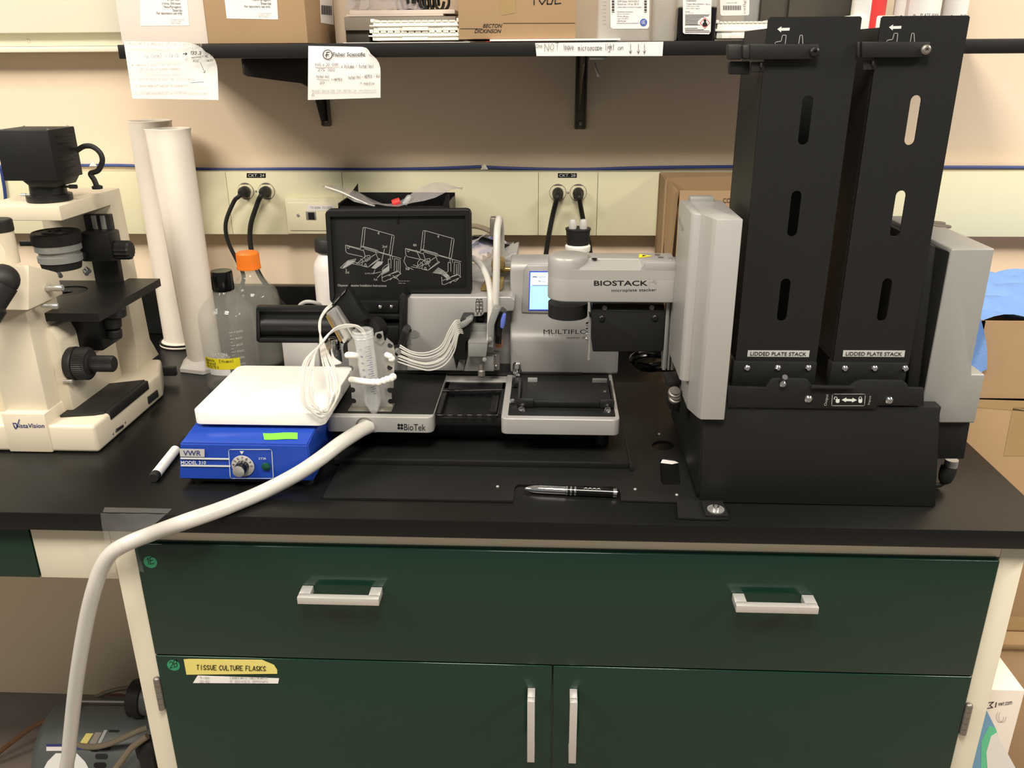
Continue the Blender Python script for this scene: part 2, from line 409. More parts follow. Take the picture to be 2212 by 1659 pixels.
lab(patch(D0, 'tape_label', [(397, 1424), (403, 1457), (599, 1455), (599, 1447), (592, 1436), (566, 1425), (410, 1423)], 'ytape', Y=FY-.0065), 'pale yellow tape reading TISSUE CULTURE FLASKS')
hand(D0, 'TISSUE CULTURE FLASKS', (425, 1446), (574, 1449), (425, 1436), 'printk', width=.0011, Y=FY-.0072)
lab(patch(D0, 'paper_strip', [(417, 1475), (601, 1476), (603, 1465), (427, 1459)], 'paper', Y=FY-.0065), 'narrow torn white strip of printed paper')
for i, (a, b, s) in enumerate(((432, 452, '9-00'), (432, 452, '22-02'), (497, 578, '5 BOXES WHITE TUBES ON WHITE'), (497, 578, '5 BOXES BROWN'))):
    v = 1466+i % 2*7.6; hand(D0, s, (a, v), (b, v+.5), (a, v-4.5), 'inkgrey', width=.0004, Y=FY-.0072)

# knee space apron on the left
t = thing('filler_panel', 'plain cream steel filler panel under the worktop, left of the cabinet', 'panel', (-.7, FY, .8))
x0, x1 = ax(65, 1146, FY), xl-.0005
zb = az(170, 1249, FY)
g = G(); g.box(x0, x1, FY, FY+.02, zb, BZ-.0285, .001); g.build('face', 'frame', t)
t = thing('desk_drawer', 'dark green drawer front at the left edge, beside the cream filler panel', 'drawer', (-1.1, FY, .8))
g = G(); g.box(-1.6, x0-.002, FY-.002, FY+.018, zb+.001, BZ-.03, .001); g.build('front', 'green', t)

# wall cabinet at the upper left
CYF = .765
t = thing('wall_cabinet', 'cream steel wall cabinet at upper left, left of the black shelf', 'cabinet', (-1.3, .7, 1.5))
xe = ax(275, 40, CYF)
zc = az(100, 71, CYF)
g = G(); g.box(-2.5, xe, CYF, CYF+.02, zc, 2.3, .002); g.build('door', 'wallcab', t)
g = G(); g.box(-2.5, xe+.006, CYF+.025, WY-.001, az(100, 100, CYF+.02), 2.3, .001); g.build('body', 'wallcab', t)
g = G(); g.box(-2.5, xe+.006, CYF-.006, WY-.001, az(100, 113, CYF-.006), az(100, 100.5, CYF-.006), .002); g.build('bottom_lip', 'wallcab', t)
screwhead(t, (ax(60, 89, CYF+.024), CYF+.025, az(60, 89, CYF+.024)), (0, -1, 0), .004, 'wallcab')

# ---------------------------------------------------------------- raceway with outlets
RZ0, RZ1 = 1.147, 1.277
t = thing('wall_raceway', 'long cream steel cable raceway with power outlets along the wall', 'raceway', (0, RY, RZ0))
sx = [-2.5]+[ax(u, 440, RY) for u in (495, 743, 1163, 1290)]+[1.6]
for a, b in zip(sx, sx[1:]):
    g = G(); g.box(a+.0004, b-.0004, RY, RY+.012, RZ0, RZ1, .001); g.build('cover_plate', 'race', t)
g = G(); g.box(-2.5, 1.6, RY+.011, WY-.001, RZ0+.001, RZ1-.001); g.build('channel', 'race', t)
def pt(u, v, y=RY): return at(u, v, Y=y)
outs = [(531, 413), (576, 413), (1205, 416), (1249, 416)]
for u, v in outs:
    c = pt(u, v); g = G()
    o = [(math.cos(a)*.0165, max(-.0135, min(.0135, math.sin(a)*.0165))) for a in [2*math.pi*i/40 for i in range(40)]]
    g.flat(o, [], c+V((0, 0, 0)), XA, ZA, .003)
    p = g.build('outlet', 'plate', t)
    G().rev([(0, .0176), (.0006, .0176)], c, (0, -1, 0), 36).build('outlet_gap', 'dsteel', p)
    g = G(); g.box(c.x-.0016, c.x+.0016, RY-.0036, RY-.0029, c.z+.005, c.z+.0095); g.build('ground_slot', 'printk', p)
for u, v in ((553, 413), (1227, 416)): screwhead(t, pt(u, v), (0, -1, 0), .0026, 'steel')
for a, b, v, s in ((533, 574, 379, 'CKT. 24'), (1205, 1246, 379, 'CKT. 28')):
    lab(patch(t, 'tape_label', [(a, v+5), (b, v+5), (b, v-5), (a, v-5)], 'dymo', Y=RY), 'black embossed tape reading '+s)
    ptext(t, s, (a+3, v+3), (b-3, v+3), (a+3, v-3), 'printw', Y=RY-.0008)
# telephone jack plate
c0, c1 = pt(626, 503), pt(760, 427)
g = G(); g.box(c0.x, c1.x, RY-.014, RY-.0005, c0.z, c1.z, .003); g.box(c0.x+.006, c1.x-.006, RY-.017, RY-.013, c0.z+.008, c1.z-.008, .002); jp = g.build('telephone_plate', 'plate', t)
y2 = RY-.017
screwhead(jp, at(644, 465, Y=y2), (0, -1, 0), .0035, 'steel')
a, b = at(662, 475, Y=y2), at(682, 457, Y=y2)
g = G(); g.box(a.x, b.x, y2-.001, y2+.001, a.z, b.z, .0004); g.build('jack', 'greyp', jp)
a, b = at(667, 474, Y=y2), at(679, 459, Y=y2); g = G(); g.box(a.x, b.x, y2-.0016, y2-.0005, a.z, b.z); g.build('jack_hole', 'printk', jp)
patch(jp, 'paper_label', [(663, 455), (722, 455), (722, 443), (663, 443)], 'paper', Y=y2); ptext(jp, 'TO 2000A  TO 2000B', (670, 451), (718, 451), (670, 446), 'inkgrey', Y=y2-.0008)

# blue cable along the raceway top
def blu(us, name='blue_cable'):
    return G().tube([V((ax(u, v, WY-.006), WY-.006, az(u, v, WY-.006))) for u, v in us], .0032, 8).build(name, 'bluec')
tag(blu([(-60, 360), (240, 357), (342, 362), (470, 366), (640, 365), (800, 366), (930, 364), (1040, 360)]), 'blue cable stapled along the wall above the raceway, left run', 'cable', 'blue cable runs')
tag(blu([(1050, 361), (1120, 364), (1250, 366), (1400, 362), (1600, 360), (1800, 362), (2040, 361), (2300, 362)]), 'blue cable along the wall above the raceway, right run', 'cable', 'blue cable runs')
tag(G().tube([at(u, v, Y=RY-.005) for u, v in ((2, 362), (6, 385), (11, 420), (14, 470), (16, 520))], .0032, 8).build('blue_cable', 'bluec'), 'short blue cable hanging down the raceway behind the microscope lamp', 'cable')
for u, v, s in ((1046, 362, 'centre'), (200, 355, 'left')):
    c = at(u, v, Y=WY-.012); g = G(); g.prism([c+V((-.008, 0, -.004)), c+V((.008, 0, -.004)), c+V((.001, 0, .008))], (0, .003, 0)).box(c.x-.003, c.x+.003, WY-.012, WY-.001, c.z-.004, c.z)
    tag(g.build('cable_clip', 'whitep'), 'small white adhesive cable clip holding the blue cable '+('near the wall centre' if s == 'centre' else 'behind the microscope lamp cord'), 'clip')

# power cords
def cord(pts, plug, label, r=.0043, rot=0.):
    u, v = plug; c = at(u, v, Y=RY-.0035)
    t = thing('power_cord', label, 'cord', c, 'black power cords')
    d = pts[0]-c; d.normalize()
    g = G(); g.rev([(0, .0105), (.004, .0115), (.018, .011), (.024, .008), (.032, .006)], c, (0, -1, 0), 14); g.box(c.x-.0095, c.x+.0095, RY-.022, RY-.004, c.z-.011, c.z+.008, .003); g.build('plug', 'rubber', t)
    g = G(); g.tube([c+V((0, -.022, 0)), c+V((d.x*.008, -.033, -.006))]+pts, r, 10); g.build('cable', 'rubber', t)
K = lambda l: [at(u, v, Y=y) for u, v, y in l]
cord(K([(505, 436, .745), (488, 480, .745), (492, 520, .75), (513, 565, .755), (526, 595, .755), (522, 618, .75), (515, 640, .74), (512, 700, .71)]), (531, 413), 'black power cord in the leftmost outlet, curling to the bench')
cord(K([(556, 440, .745), (541, 490, .745), (543, 540, .745), (560, 592, .735), (595, 640, .70), (620, 668, .66), (640, 690, .64)]), (576, 413), 'thicker black power cord in the second outlet from the left', .0052)
cord(K([(1195, 460, .755), (1187, 500, .76), (1180, 545, .765), (1172, 600, .765)]), (1205, 416), 'black power cord in the outlet third from the left, hanging straight down', .0052)
cord(K([(1255, 450, .755), (1261, 480, .765), (1271, 520, .765), (1276, 560, .765), (1280, 640, .765)]), (1249, 416), 'black power cord in the rightmost outlet, behind the stoppered bottle', .005)

# ---------------------------------------------------------------- the black shelf
sxl, sxr = ax(253, 100, SY), .80
t = thing('wall_shelf', 'long black wall shelf holding boxes and bottles', 'shelf', (0, .66, 1.498))
SZ0, SZ1 = 1.498, 1.5205
g = G(); g.box(sxl, sxr, SY, WY-.001, SZ0, SZ1, .0015); g.build('board', 'shelf', t)
def bracket(label, mt, x, zb, wid, kind, rails=()):
    b = thing('shelf_bracket', label, 'bracket', (x, WY, zb), 'shelf brackets')
    g = G()
    if kind:   # wide black gusset seen from the right
        xg, z1 = ax(525, 165, .56), SZ0-.0005
        A, B = V((ax(525, 163, .535), .535, 0)), V((x, WY-.008, 0)); nrm = (B-A).cross(ZA).normalized()
        def on(u, v): d = at(u, v, Y=.6)-CAM; return CAM+d*((A-CAM).dot(nrm)/d.dot(nrm))
        pts = [on(525, 161), on(533, 165), on(600, 174), on(650, 180), on(668, 190), on(680, 214), on(693, 262), on(700, 262)]
        pts = [V((A.x, A.y, z1))]+pts+[V((B.x, B.y, pts[-1].z)), V((B.x, B.y, z1))]
        g.prism(pts, nrm*.004, .0005)
    else:
        g.prism([(x-.004, .60, SZ0-.0005), (x-.004, .60, SZ0-.012), (x-.004, .70, SZ0-.045), (x-.004, WY-.005, SZ0-.11), (x-.004, WY-.005, SZ0-.0005)], (.003, 0, 0))
    g.build('gusset', mt, b)
    g = G(); g.box(x-wid/2, x+wid/2, WY-.007, WY-.0005, zb, SZ0-.0005, .001)
    for s in (-1, 1): g.box(x+s*wid/2-.0015, x+s*wid/2+.0015, WY-.012, WY-.0005, zb+.002, SZ0-.0005)
    g.build('upright', 'bracket', b)
    screwhead(b, (x, WY-.007, zb+.012), (0, -1, 0), .005, 'dsteel')
yb = WY-.005
bracket('black shelf bracket with a wide plate, left, behind the headed paper note', 'bracketd', ax(704, 250, yb), az(704, 273, yb), .016, 1)
bracket('slim grey steel shelf bracket, right, under the microscope light notice', 'bracket', ax(1254, 250, yb), az(1254, 279, yb), .021, 0)
c = at(1290, 126, Y=.60)
g = G(); g.box(c.x-.014, c.x+.016, .59, .61, SZ0-.006, SZ0-.0005, .001); g.tube([(c.x, .60, SZ0-.004), (c.x-.003, .592, SZ0-.014), (c.x+.0015, .586, SZ0-.03), (c.x+.001, .588, az(1289, 165, .588))], .002, 8)
tag(g.build('shelf_hook', 'steel'), 'small bright metal hook under the shelf, right of the slim bracket', 'hook')
# ================================================================ ON THE SHELF
ST = SZ1+.0006
def carton(name, label, u0, u1, v, Y, h, depth, m, cat='box', du=0):
    x0, x1 = ax(u0, v, Y), ax(u1, v, Y)
    t = thing(name, label, cat, ((x0+x1)/2, Y+depth/2, ST))
    g = G(); g.box(x0, x1, Y, Y+depth, ST, ST+h, .0012); g.build('carton', m, t)
    return t, x0, x1
bx, x0, x1 = carton('shelf_box', 'white carton with printed label at the left end of the shelf', 262.5, 449, 85, .535, .30, .2, 'cardw')
patch(bx, 'paper_label', [(302, -40), (304, 56), (409, 55.5), (402, -40)], 'paper', Y=.535)
for s, a, b, v0, v1 in (('67 per Rack', 362, 390, 3, -3), ('1/tray 50/case', 351, 391, 11, 5), ('Non-Pyrogenic', 355, 392.5, 19, 12), ('Sterile', 374, 394, 25, 19.5), ('For laboratory use only', 339.5, 394, 33, 25.5),
                        ('Corning Incorporated', 369, 398, 44, 41), ('Corning NY 14831', 369, 392, 47.5, 45), ('Made in Mexico', 370, 391, 51, 48.5)):
    ptext(bx, s, (a, v0), (b, v0), (a-.8, v1), 'ink' if v0 < 40 else 'inkgrey', Y=.535, eps=.0012)
bx, x0, x1 = carton('shelf_box', 'tan cardboard box with white label beside the white carton on the shelf', 450, 665, 89, .532, .30, .2, 'card')
patch(bx, 'paper_label', [(481, -40), (490, 40), (601, 42), (596, -40)], 'paper', Y=.532)
for s, a, b, v0, v1 in (('Non-Pyrogenic', 546, 586, 3.5, -3), ('Sterile', 564, 586, 10, 4.5), ('For laboratory use only', 529, 584.5, 18, 11), ('Corning Incorporated', 559, 587, 30, 27), ('Corning NY 14831', 559, 582, 33.5, 31), ('Made in Mexico', 560, 581, 37, 34.5)):
    ptext(bx, s, (a, v0), (b, v0+.5), (a-.6, v1), 'ink' if v0 < 25 else 'inkgrey', Y=.532, eps=.0012)
patch(bx, 'paper_label', [(690, -20), (693, 49), (721, 54), (716, -20)], 'paper', X=x1)
g = G()
for i in range(13):
    u = 693.5+i*1.75; wd = .9 if i % 3 else 1.3
    g.poly([at(q, vv, X=x1)+V((.0012, 0, 0)) for q, vv in ((u, 31+i*.14), (u+wd, 31+i*.14), (u+wd-.4, 11+i*.14), (u-.4, 11+i*.14))])
g.build('barcode', 'ink', bx, smooth=False)
# boards, bag and coil behind
t = thing('flat_box', 'pale grey flat carton lying behind the white tube racks', 'box', (-.17, .70, ST))
g = G(); g.box(ax(745, 65, .66), ax(985, 65, .66), .66, .80, az(850, 65, .66), az(850, 36, .66), .001); g.build('carton', 'greybox', t)
for q0, q1 in ((750, 800), (930, 985)): G().box(ax(q0, 80, .68), ax(q1, 80, .68), .67, .79, ST, az(850, 65.5, .68), .001).build('support_block', 'dkbox', t)
t = thing('flat_board', 'thin whitish board stacked on the flat grey carton', 'board', (-.17, .72, az(850, 35.5, .66)+.0005))
z = az(850, 35.5, .66)+.0008
g = G(); g.box(ax(743, 30, .66), ax(955, 30, .66), .675, .80, z, z+.0035, .0006); g.box(ax(750, 30, .66), ax(980, 30, .66), .68, .80, z+.0038, z+.011, .001); g.build('board', 'cardw', t)
rows = []
for j in range(7):
    rows.append([V((ax(745+i*15.5, 20, .68), .68+j*.018, z+.0125+.012*abs(math.sin(i*1.9+j*.8))*(j > 0)+.016*(j > 1)+.003*math.sin(i*3.1+j))) for i in range(12)])
tag(G().grid(rows, (0, 0, -.0008)).build('plastic_bag', 'bag'), 'crumpled pale plastic bag on top of the thin board at the back of the shelf', 'bag')
t = G()
for k in range(9):
    c = at(868+k*11, 6-(k % 3), Y=.70); t.tube([c+V((.012*math.cos(a), .014*math.sin(a*.5), .016*math.sin(a))) for a in [i*.7+k for i in range(9)]], .0028, 6, 3)
tag(t.build('cable_coil', 'rubber'), 'dark coiled cable lying on the bag at the back of the shelf', 'cable')
# tube racks
def rack(name, label, u0, u1, v0, v1, Y, group, dep=.07):
    a, b = ax(u0, v0, Y), ax(u1, v0, Y); z0, z1 = az((u0+u1)/2, v0, Y), az((u0+u1)/2, v1, Y)
    if z0 < ST: z1 += ST-z0; z0 = ST
    t = thing(name, label, 'rack', ((a+b)/2, Y+dep/2, z0), group); h = z1-z0
    g = G(); g.box(a+.004, b-.004, Y+.003, Y+dep, z0, z1-.0025, .0012)
    g.box(a+.012, a+.05, Y, Y+.01, z0, z0+h*.28, .0008); g.box((a+b)/2-.022, (a+b)/2+.022, Y-.002, Y+.01, z0, z0+h*.35, .0008); g.box(b-.03, b-.004, Y, Y+.01, z0, z0+h*.28, .0008)
    g.build('body', 'whitep', t)
    g = G(); g.box(a-.002, b+.002, Y-.001, Y+dep+.002, z0+h*.42, z0+h*.56, .0008); g.build('flange', 'whitep', t)
    g = G(); n = 12
    for i in range(n):
        q = a+.007+(b-a-.014)*i/n; g.box(q, q+(b-a-.014)/n-.0022, Y+.001, Y+dep, z1-.003, z1, .0005)
    g.box(a, a+.006, Y+.001, Y+dep, z1-.003, z1+.0025, .0008); g.box(b-.006, b, Y+.001, Y+dep, z1-.003, z1+.003, .0008)
    g.build('rim', 'whitep', t); return z1
t = G().box(ax(741, 87, .545), ax(1015, 87, .545), .545, .66, ST-.0003, ST+.0006).build('paper_sheet', 'paper'); tag(t, 'white paper sheet under the white tube racks on the shelf', 'paper')
ST += .001
z1 = rack('tube_rack', 'lower of the two stacked white tube racks on the shelf', 799, 996, 87, 66.5, .555, 'stacked white tube racks')
rack('tube_rack', 'upper of the two stacked white tube racks on the shelf', 801, 994, 66.2, 43.5, .555, 'stacked white tube racks')
# card box with lettering on the right
ST -= .001
for lb, m, a, b, v, dz, y in (('orange red card sheet under the lettered cardboard box', 'red', 1050, 1240, 86, .0004, .545), ('thick white paper pad sticking out under the lettered cardboard box', 'paper', 1058, 1340, 86, .0012, .54)):
    t = G().box(ax(a, v, y), ax(b, v, y), y, y+.12, ST+dz, ST+dz+.0007 if m == 'red' else ST+dz+.003).build('paper_pad', m); tag(t, lb, 'paper')
ST += .0046
bx, x0, x1 = carton('shelf_box', 'tan cardboard box with two lines of italic black capitals in the middle of the shelf', 991, 1243, 80, .55, .30, .2, 'card')
ST -= .0046
ptext(bx, 'BECTON', (1043, 60), (1085, 60), (1043, 51.5), 'printk', bold=.025, shear=.3, Y=.55)
ptext(bx, 'DICKINSON', (1025, 71.5), (1083, 71.5), (1025, 63), 'printk', bold=.025, shear=.3, Y=.55)
lines(bx, [[(994, 62), (1041, 62)], [(1087, 50.5), (1242, 50)]], 'printk', 'print_line', .0008, Y=.55)
hand(bx, 'TUBE', (1148, 11), (1212, 7), (1148, -14), 'printk', width=.0018, Y=.55)
patch(bx, 'parcel_tape', [(1114, 28), (1114, -20), (1080, -20), (1080, 34)], 'cardtape', Y=.55)
for (a, b) in ((1087, 1242),): pass
# bottles
def sqbottle(name, label, u0, u1, v, Y, h, m, dep=None, group=None, capm='whitep', r=.012):
    a, b = ax(u0, v, Y), ax(u1, v, Y); dep = dep or (b-a)*.9
    t = thing(name, label, 'bottle', ((a+b)/2, Y+dep/2, ST), group)
    out = rrect(a, b, Y, Y+dep, r)
    g = G(); g.prism([V((p[0], p[1], ST)) for p in out], (0, 0, h), .004, 3)
    cx, cy = (a+b)/2, Y+dep/2
    g.rev([(0, min(dep, b-a)*.42), (.02, .02), (.035, .017)], (cx, cy, ST+h-.004), n=20)
    g.build('body', m, t)
    G().rev([(0, .022), (.022, .022), (.024, .02)], (cx, cy, ST+h+.026), n=24).build('cap', capm, t)
    return t, a, b
bt, a, b = sqbottle('media_bottle', 'clear square media bottle with white label and round blue emblem on the shelf', 1291, 1405, 84, .55, .20, 'clear')
patch(bt, 'paper_label', [(1318, -40), (1319, 58), (1323, 62), (1398, 62), (1402, 58), (1403, -40)], 'paper', Y=.55, eps=.001)
for s, p, q, v0, v1 in (('EXP Date: NOV/2017', 1334, 1380, 5, 1), ('Store at: 15 to 30 C', 1334, 1380, 11, 7), ('DISCARD IF NOT CLEAR', 1334, 1386, 17, 14.5), ('GE Healthcare Life Sciences', 1333, 1367, 27, 24), ('HyClone Laboratories', 1333, 1360, 32, 29), ('925 West 1800 South', 1333, 1358, 37, 34), ('Logan, Utah 84321', 1333, 1357, 42, 39), ('1-800-492-5663', 1333, 1352, 47, 44), ('www.gelifesciences.com/hyclone', 1332, 1380, 52, 48.5)):
    ptext(bt, s, (p, v0), (q, v0), (p, v1), 'ink', Y=.55, eps=.0016)
for uu in (1324, 1394):
    g = G()
    for i in range(10): g.poly([at(*q, Y=.55)+V((0, -.0016, 0)) for q in ((uu-2.5, 27-i*3.1), (uu+3, 27-i*3.1), (uu+3, 25.6-i*3.1-(i % 2)), (uu-2.5, 25.6-i*3.1-(i % 2)))])
    g.build('barcode', 'ink', bt, smooth=False)
c = at(1390, 48.5, Y=.55)
lab(G().cyl(c+V((0, -.0011, 0)), c+V((0, -.0016, 0)), .0059, n=24).build('emblem', 'geblue', bt), 'round blue emblem with script letters')
hand(bt, 'GE', (1386, 52), (1394, 51), (1386, 45), 'paper', width=.0006, Y=.55, eps=.002)
lines(bt, [[(1302, v), (1309, v)] for v in range(-4, 60, 8)], 'inkgrey', 'graduation', .0007, Y=.55)
bt, a, b = sqbottle('media_bottle', 'empty clear bottle between the emblem bottle and the black bottle', 1409, 1460, 82, .60, .2, 'clear', .05)
bt, a, b = sqbottle('dye_bottle', 'bottle of black dye with white hazard label on the shelf', 1462, 1546, 82, .565, .052, 'blackg', .04, r=.008)
bt.children[-1].parent = None; bpy.data.objects.remove([o for o in C.objects if o.name.startswith('cap') and o.parent is None][0])
G().prism([V((p[0], p[1], ST+.053)) for p in rrect(a, b, .565, .605, .008)], (0, 0, .11), .003).build('clear_upper', 'clear', bt)
G().rev([(0, .018), (.02, .018)], ((a+b)/2, .585, ST+.164)).build('cap', 'whitep', bt)
YL = .565
patch(bt, 'paper_label', [(1475, -40), (1475, 70), (1478, 73), (1531, 74), (1535, 70), (1538, -40)], 'paper', Y=YL, eps=.001)
for s, p, q, v0, v1 in (('CORNING', 1482, 1504, 3.5, 0), ('Trypan Blue Solution', 1482, 1521, 11, 7), ('0.4% (w/v) in PBS', 1482, 1510, 15, 12.5), ('15 C / 30 C  Store', 1482, 1511, 19.5, 17), ('100 mL', 1524, 1534, 10.5, 8), ('WARNING', 1480, 1490, 26, 24), ('May cause cancer', 1480, 1498, 29, 27)):
    ptext(bt, s, (p, v0), (q, v0), (p, v1), 'ink', Y=YL, eps=.0016)
lines(bt, [[(1480, v), (1480+w_, v)] for v, w_ in ((32, 52), (34.5, 50), (37, 40), (39.5, 34), (42, 31), (44.5, 28), (47, 27), (49.5, 27), (52, 27), (54, 32), (61, 26), (64, 40), (66.5, 52), (69.5, 55))], 'ink', 'small_print', .0007, Y=YL, eps=.0016)
lines(bt, [[(1522.5, 38), (1533, 49.5), (1522.5, 61), (1512, 49.5), (1522.5, 38)]], 'red', 'hazard_diamond', .0008, Y=YL, eps=.0016)
lab(patch(bt, 'hazard_symbol', [(1517, 55), (1518, 50), (1521, 48), (1519.5, 45), (1520.5, 41.5), (1524, 41.5), (1525.5, 45), (1524, 48), (1527, 50), (1528, 55), (1522.5, 58)], 'printk', Y=YL, eps=.0018), 'black health hazard figure')
bt, a, b = sqbottle('media_bottle', 'grey clear bottle with pale barcode label behind the single white rack', 1548, 1640, 60, .66, .2, 'clear', .07)
patch(bt, 'paper_label', [(1554, -30), (1556, 31), (1559, 34), (1616, 33), (1618, 30), (1619, -30)], 'paper', Y=.66, eps=.001)
g = G()
for i in range(22):
    u = 1562+i*1.75; g.poly([at(*q, Y=.66)+V((0, -.0016, 0)) for q in ((u, 22), (u+(.7 if i % 3 else 1.3), 22), (u+(.7 if i % 3 else 1.3), 12), (u, 12))])
g.build('barcode', 'ink', bt, smooth=False)
ptext(bt, 'Corning, NY 14831', (1568, 8), (1592, 8), (1568, 5), 'ink', Y=.66, eps=.0016); ptext(bt, 'cellgro', (1612, 30), (1612, -14), (1605, 30), 'inkgrey', Y=.66, eps=.0016)
rack('tube_rack', 'single white tube rack on the shelf, right of the black dye bottle', 1543, 1672, 83, 46, .575, None, .075)
# dark box, red bottle, wash bottles behind the stacker
t = thing('dark_box', 'large dark grey box at the back of the shelf, behind the left stack tower', 'box', (.43, .72, ST))
g = G(); g.box(ax(1642, 40, .66), ax(1700, 40, .66), .66, .80, ST, ST+.26, .002); g.build('end_panel', 'dkbox', t)
g = G(); g.box(ax(1702, 40, .655), ax(1852, 40, .655), .655, .80, ST, ST+.26, .002); g.build('carton', 'dkbox', t)
t = G().prism([V((ax(u, v, .60), .60, az(u, v, .60))) for u, v in ((1660, 76), (1672, 52), (1790, 40), (1862, 30), (1876, 34), (1935, 33), (1935, 40), (1935, 76))], (0, .05, 0), .002).build('plastic_tray', 'whitep'); tag(t, 'white plastic tray lying behind the tops of the stack towers', 'tray')
def rbottle(name, label, u0, u1, Y, h, m, capm, group=None):
    a, b = ax(u0, 30, Y), ax(u1, 30, Y); r = (b-a)/2; c = V(((a+b)/2, Y+r, ST))
    t = thing(name, label, 'bottle', c, group)
    G().rev([(0, r*.92), (.004, r), (h*.75, r), (h*.85, r*.8), (h*.92, r*.4), (h, r*.38)], c, n=36).build('body', m, t)
    G().rev([(0, r*.45), (.022, r*.45), (.024, r*.4)], c+V((0, 0, h)), n=24).build('cap', capm, t)
    return t, c, r
def wrap(parent, name, c, r, a0, a1, z0, z1, m, n=14, th=.0003):
    rows = [[c+V((math.sin(q)*r, -math.cos(q)*r, z)) for q in [a0+(a1-a0)*i/n for i in range(n+1)]] for z in (z0, z1)]
    g = G(); g.grid(rows); g.grid([[p+V(((p-c).x, (p-c).y, 0)).normalized()*th for p in rr] for rr in rows]); return g.build(name, m, parent)
def wraptext(parent, s, c, r, a0, a1, z0, z1, m, bold=0., name='lettering'):
    cu = bpy.data.curves.new('text', 'FONT'); cu.body = s; cu.offset = bold; cu.resolution_u = 2
    ob = bpy.data.objects.new('text', cu); C.objects.link(ob); me = bpy.data.meshes.new_from_object(ob); bpy.data.objects.remove(ob)
    b = bmesh.new(); b.from_mesh(me); bpy.data.meshes.remove(me)
    xs = [v.co.x for v in b.verts]; ys = [v.co.y for v in b.verts]; x0, x1, y0, y1 = min(xs), max(xs), min(ys), max(ys)
    for v in b.verts:
        q = a0+(a1-a0)*(v.co.x-x0)/(x1-x0); v.co = c+V((math.sin(q)*r, -math.cos(q)*r, z0+(z1-z0)*(v.co.y-y0)/(y1-y0)))
    g = G(); g._merge(b); return g.build(name, m, parent, smooth=False)
t, c, r = rbottle('reagent_bottle', 'round bottle with red and white label on the shelf behind the towers', 1850, 1922, .60, .18, 'whitep', 'red')
wrap(t, 'red_label', c, r+.0006, -.15, 1.3, .004, .12, 'red'); wraptext(t, 'DANGER', c, r+.001, .0, .9, .012, .018, 'printk')
lab(wrap(t, 'white_label', c, r+.0006, -1.2, -.17, .004, .12, 'paper'), 'white side label with small print')
for i, z in enumerate((.018, .024, .030, .036)): wraptext(t, ['10X SOLUTION', 'STORE AT 4 C', 'LOT 2214', '500 ML'][i], c, r+.001, -.95, -.4, z, z+.004, 'ink')
for k, (u0, u1, y, lb) in enumerate(((1936, 1972, .62, 'left of the three white wash concentrate bottles on the shelf'), (1970, 2042, .58, 'middle, frontmost of the three white wash concentrate bottles'), (2044, 2098, .63, 'right of the three white wash concentrate bottles on the shelf'))):
    t, c, r = rbottle('wash_bottle', lb, u0, u1, y, .19, 'hdpe', 'whitep', 'wash concentrate bottles')
    wrap(t, 'paper_label', c, r+.0006, -1.25, 1.25, .006, .13, 'paper')
    if k == 1:
        for s, z in (('PLATE WASH', .035), ('CONCENTRATE 20X', .0275), ('FOR RESEARCH USE ONLY', .022)): wraptext(t, s, c, r+.001, -.45, .75 if z > .03 else 1.05, z, z+(.005 if z > .025 else .0025), 'ink')
    else:
        for s, z in (('PLATE', .035), ('CON', .0275)): wraptext(t, s, c, r+.001, .15, .8, z, z+.005, 'ink')
    q = -.8 if k == 1 else -.35 if k == 0 else -.5
    P = lambda dq, dz: c+V((math.sin(q+dq)*(r+.0012), -math.cos(q+dq)*(r+.0012), .03+dz))
    dq = .009/r
    ribbons(t, 'hazard_diamond', [[P(0, .009), P(dq, 0), P(0, -.009), P(-dq, 0), P(0, .009)], [P(0, .0045), P(0, -.001)], [P(0, -.003), P(0, -.0038)]], V((math.sin(q), -math.cos(q), 0)), .0009, 'ink')

# papers hanging from the shelf edge
def note(name, label, cor, Y, curl, rows=10):
    """sheet hung from the shelf edge; cor = lower-left, lower-right, top-left, top-right pixels"""
    t = thing(name, label, 'paper', (at(*cor[0], Y=Y).x, Y, at(*cor[0], Y=Y).z)); R = []
    for j in range(rows+1):
        f = j/rows; r = []
        for i in range(13):
            s = i/12; u = (cor[0][0]*(1-s)+cor[1][0]*s)*(1-f)+(cor[2][0]*(1-s)+cor[3][0]*s)*f
            v = (cor[0][1]*(1-s)+cor[1][1]*s)*(1-f)+(cor[2][1]*(1-s)+cor[3][1]*s)*f
            du, dv, dy = curl(s, f); r.append(at(u+du, v+dv, Y=Y+dy))
        R.append(r)
    G().grid(R, (0, .0002, 0)).build('sheet', 'paper', t); return t
def curl1(s, f):
    k = max(0, s-.72)/.28; q = max(0, f-.55)/.45
    return (-22*k*k*q*q-3*q*k, 14*(k*q)**2.2, -.004-.01*k*q-.004*math.sin(f*3))
t = note('paper_note', 'headed white note with scientific logo and handwriting taped to the shelf edge', ((665, 216), (822, 211), (666, 99), (822, 102)), SY-.003, curl1)
yn = SY-.012
lines(t, [[(708+10*math.cos(a), 118+10*math.sin(a)) for a in [i*.35 for i in range(19)]], [(712, 113), (706, 113.5), (705, 124)], [(703, 119), (710, 118.5)]], 'ink', 'logo', .0013, Y=yn)
ptext(t, 'Fisher Scientific', (719.5, 121.5), (789, 121.5), (719.5, 113), 'ink', bold=.03, Y=yn)
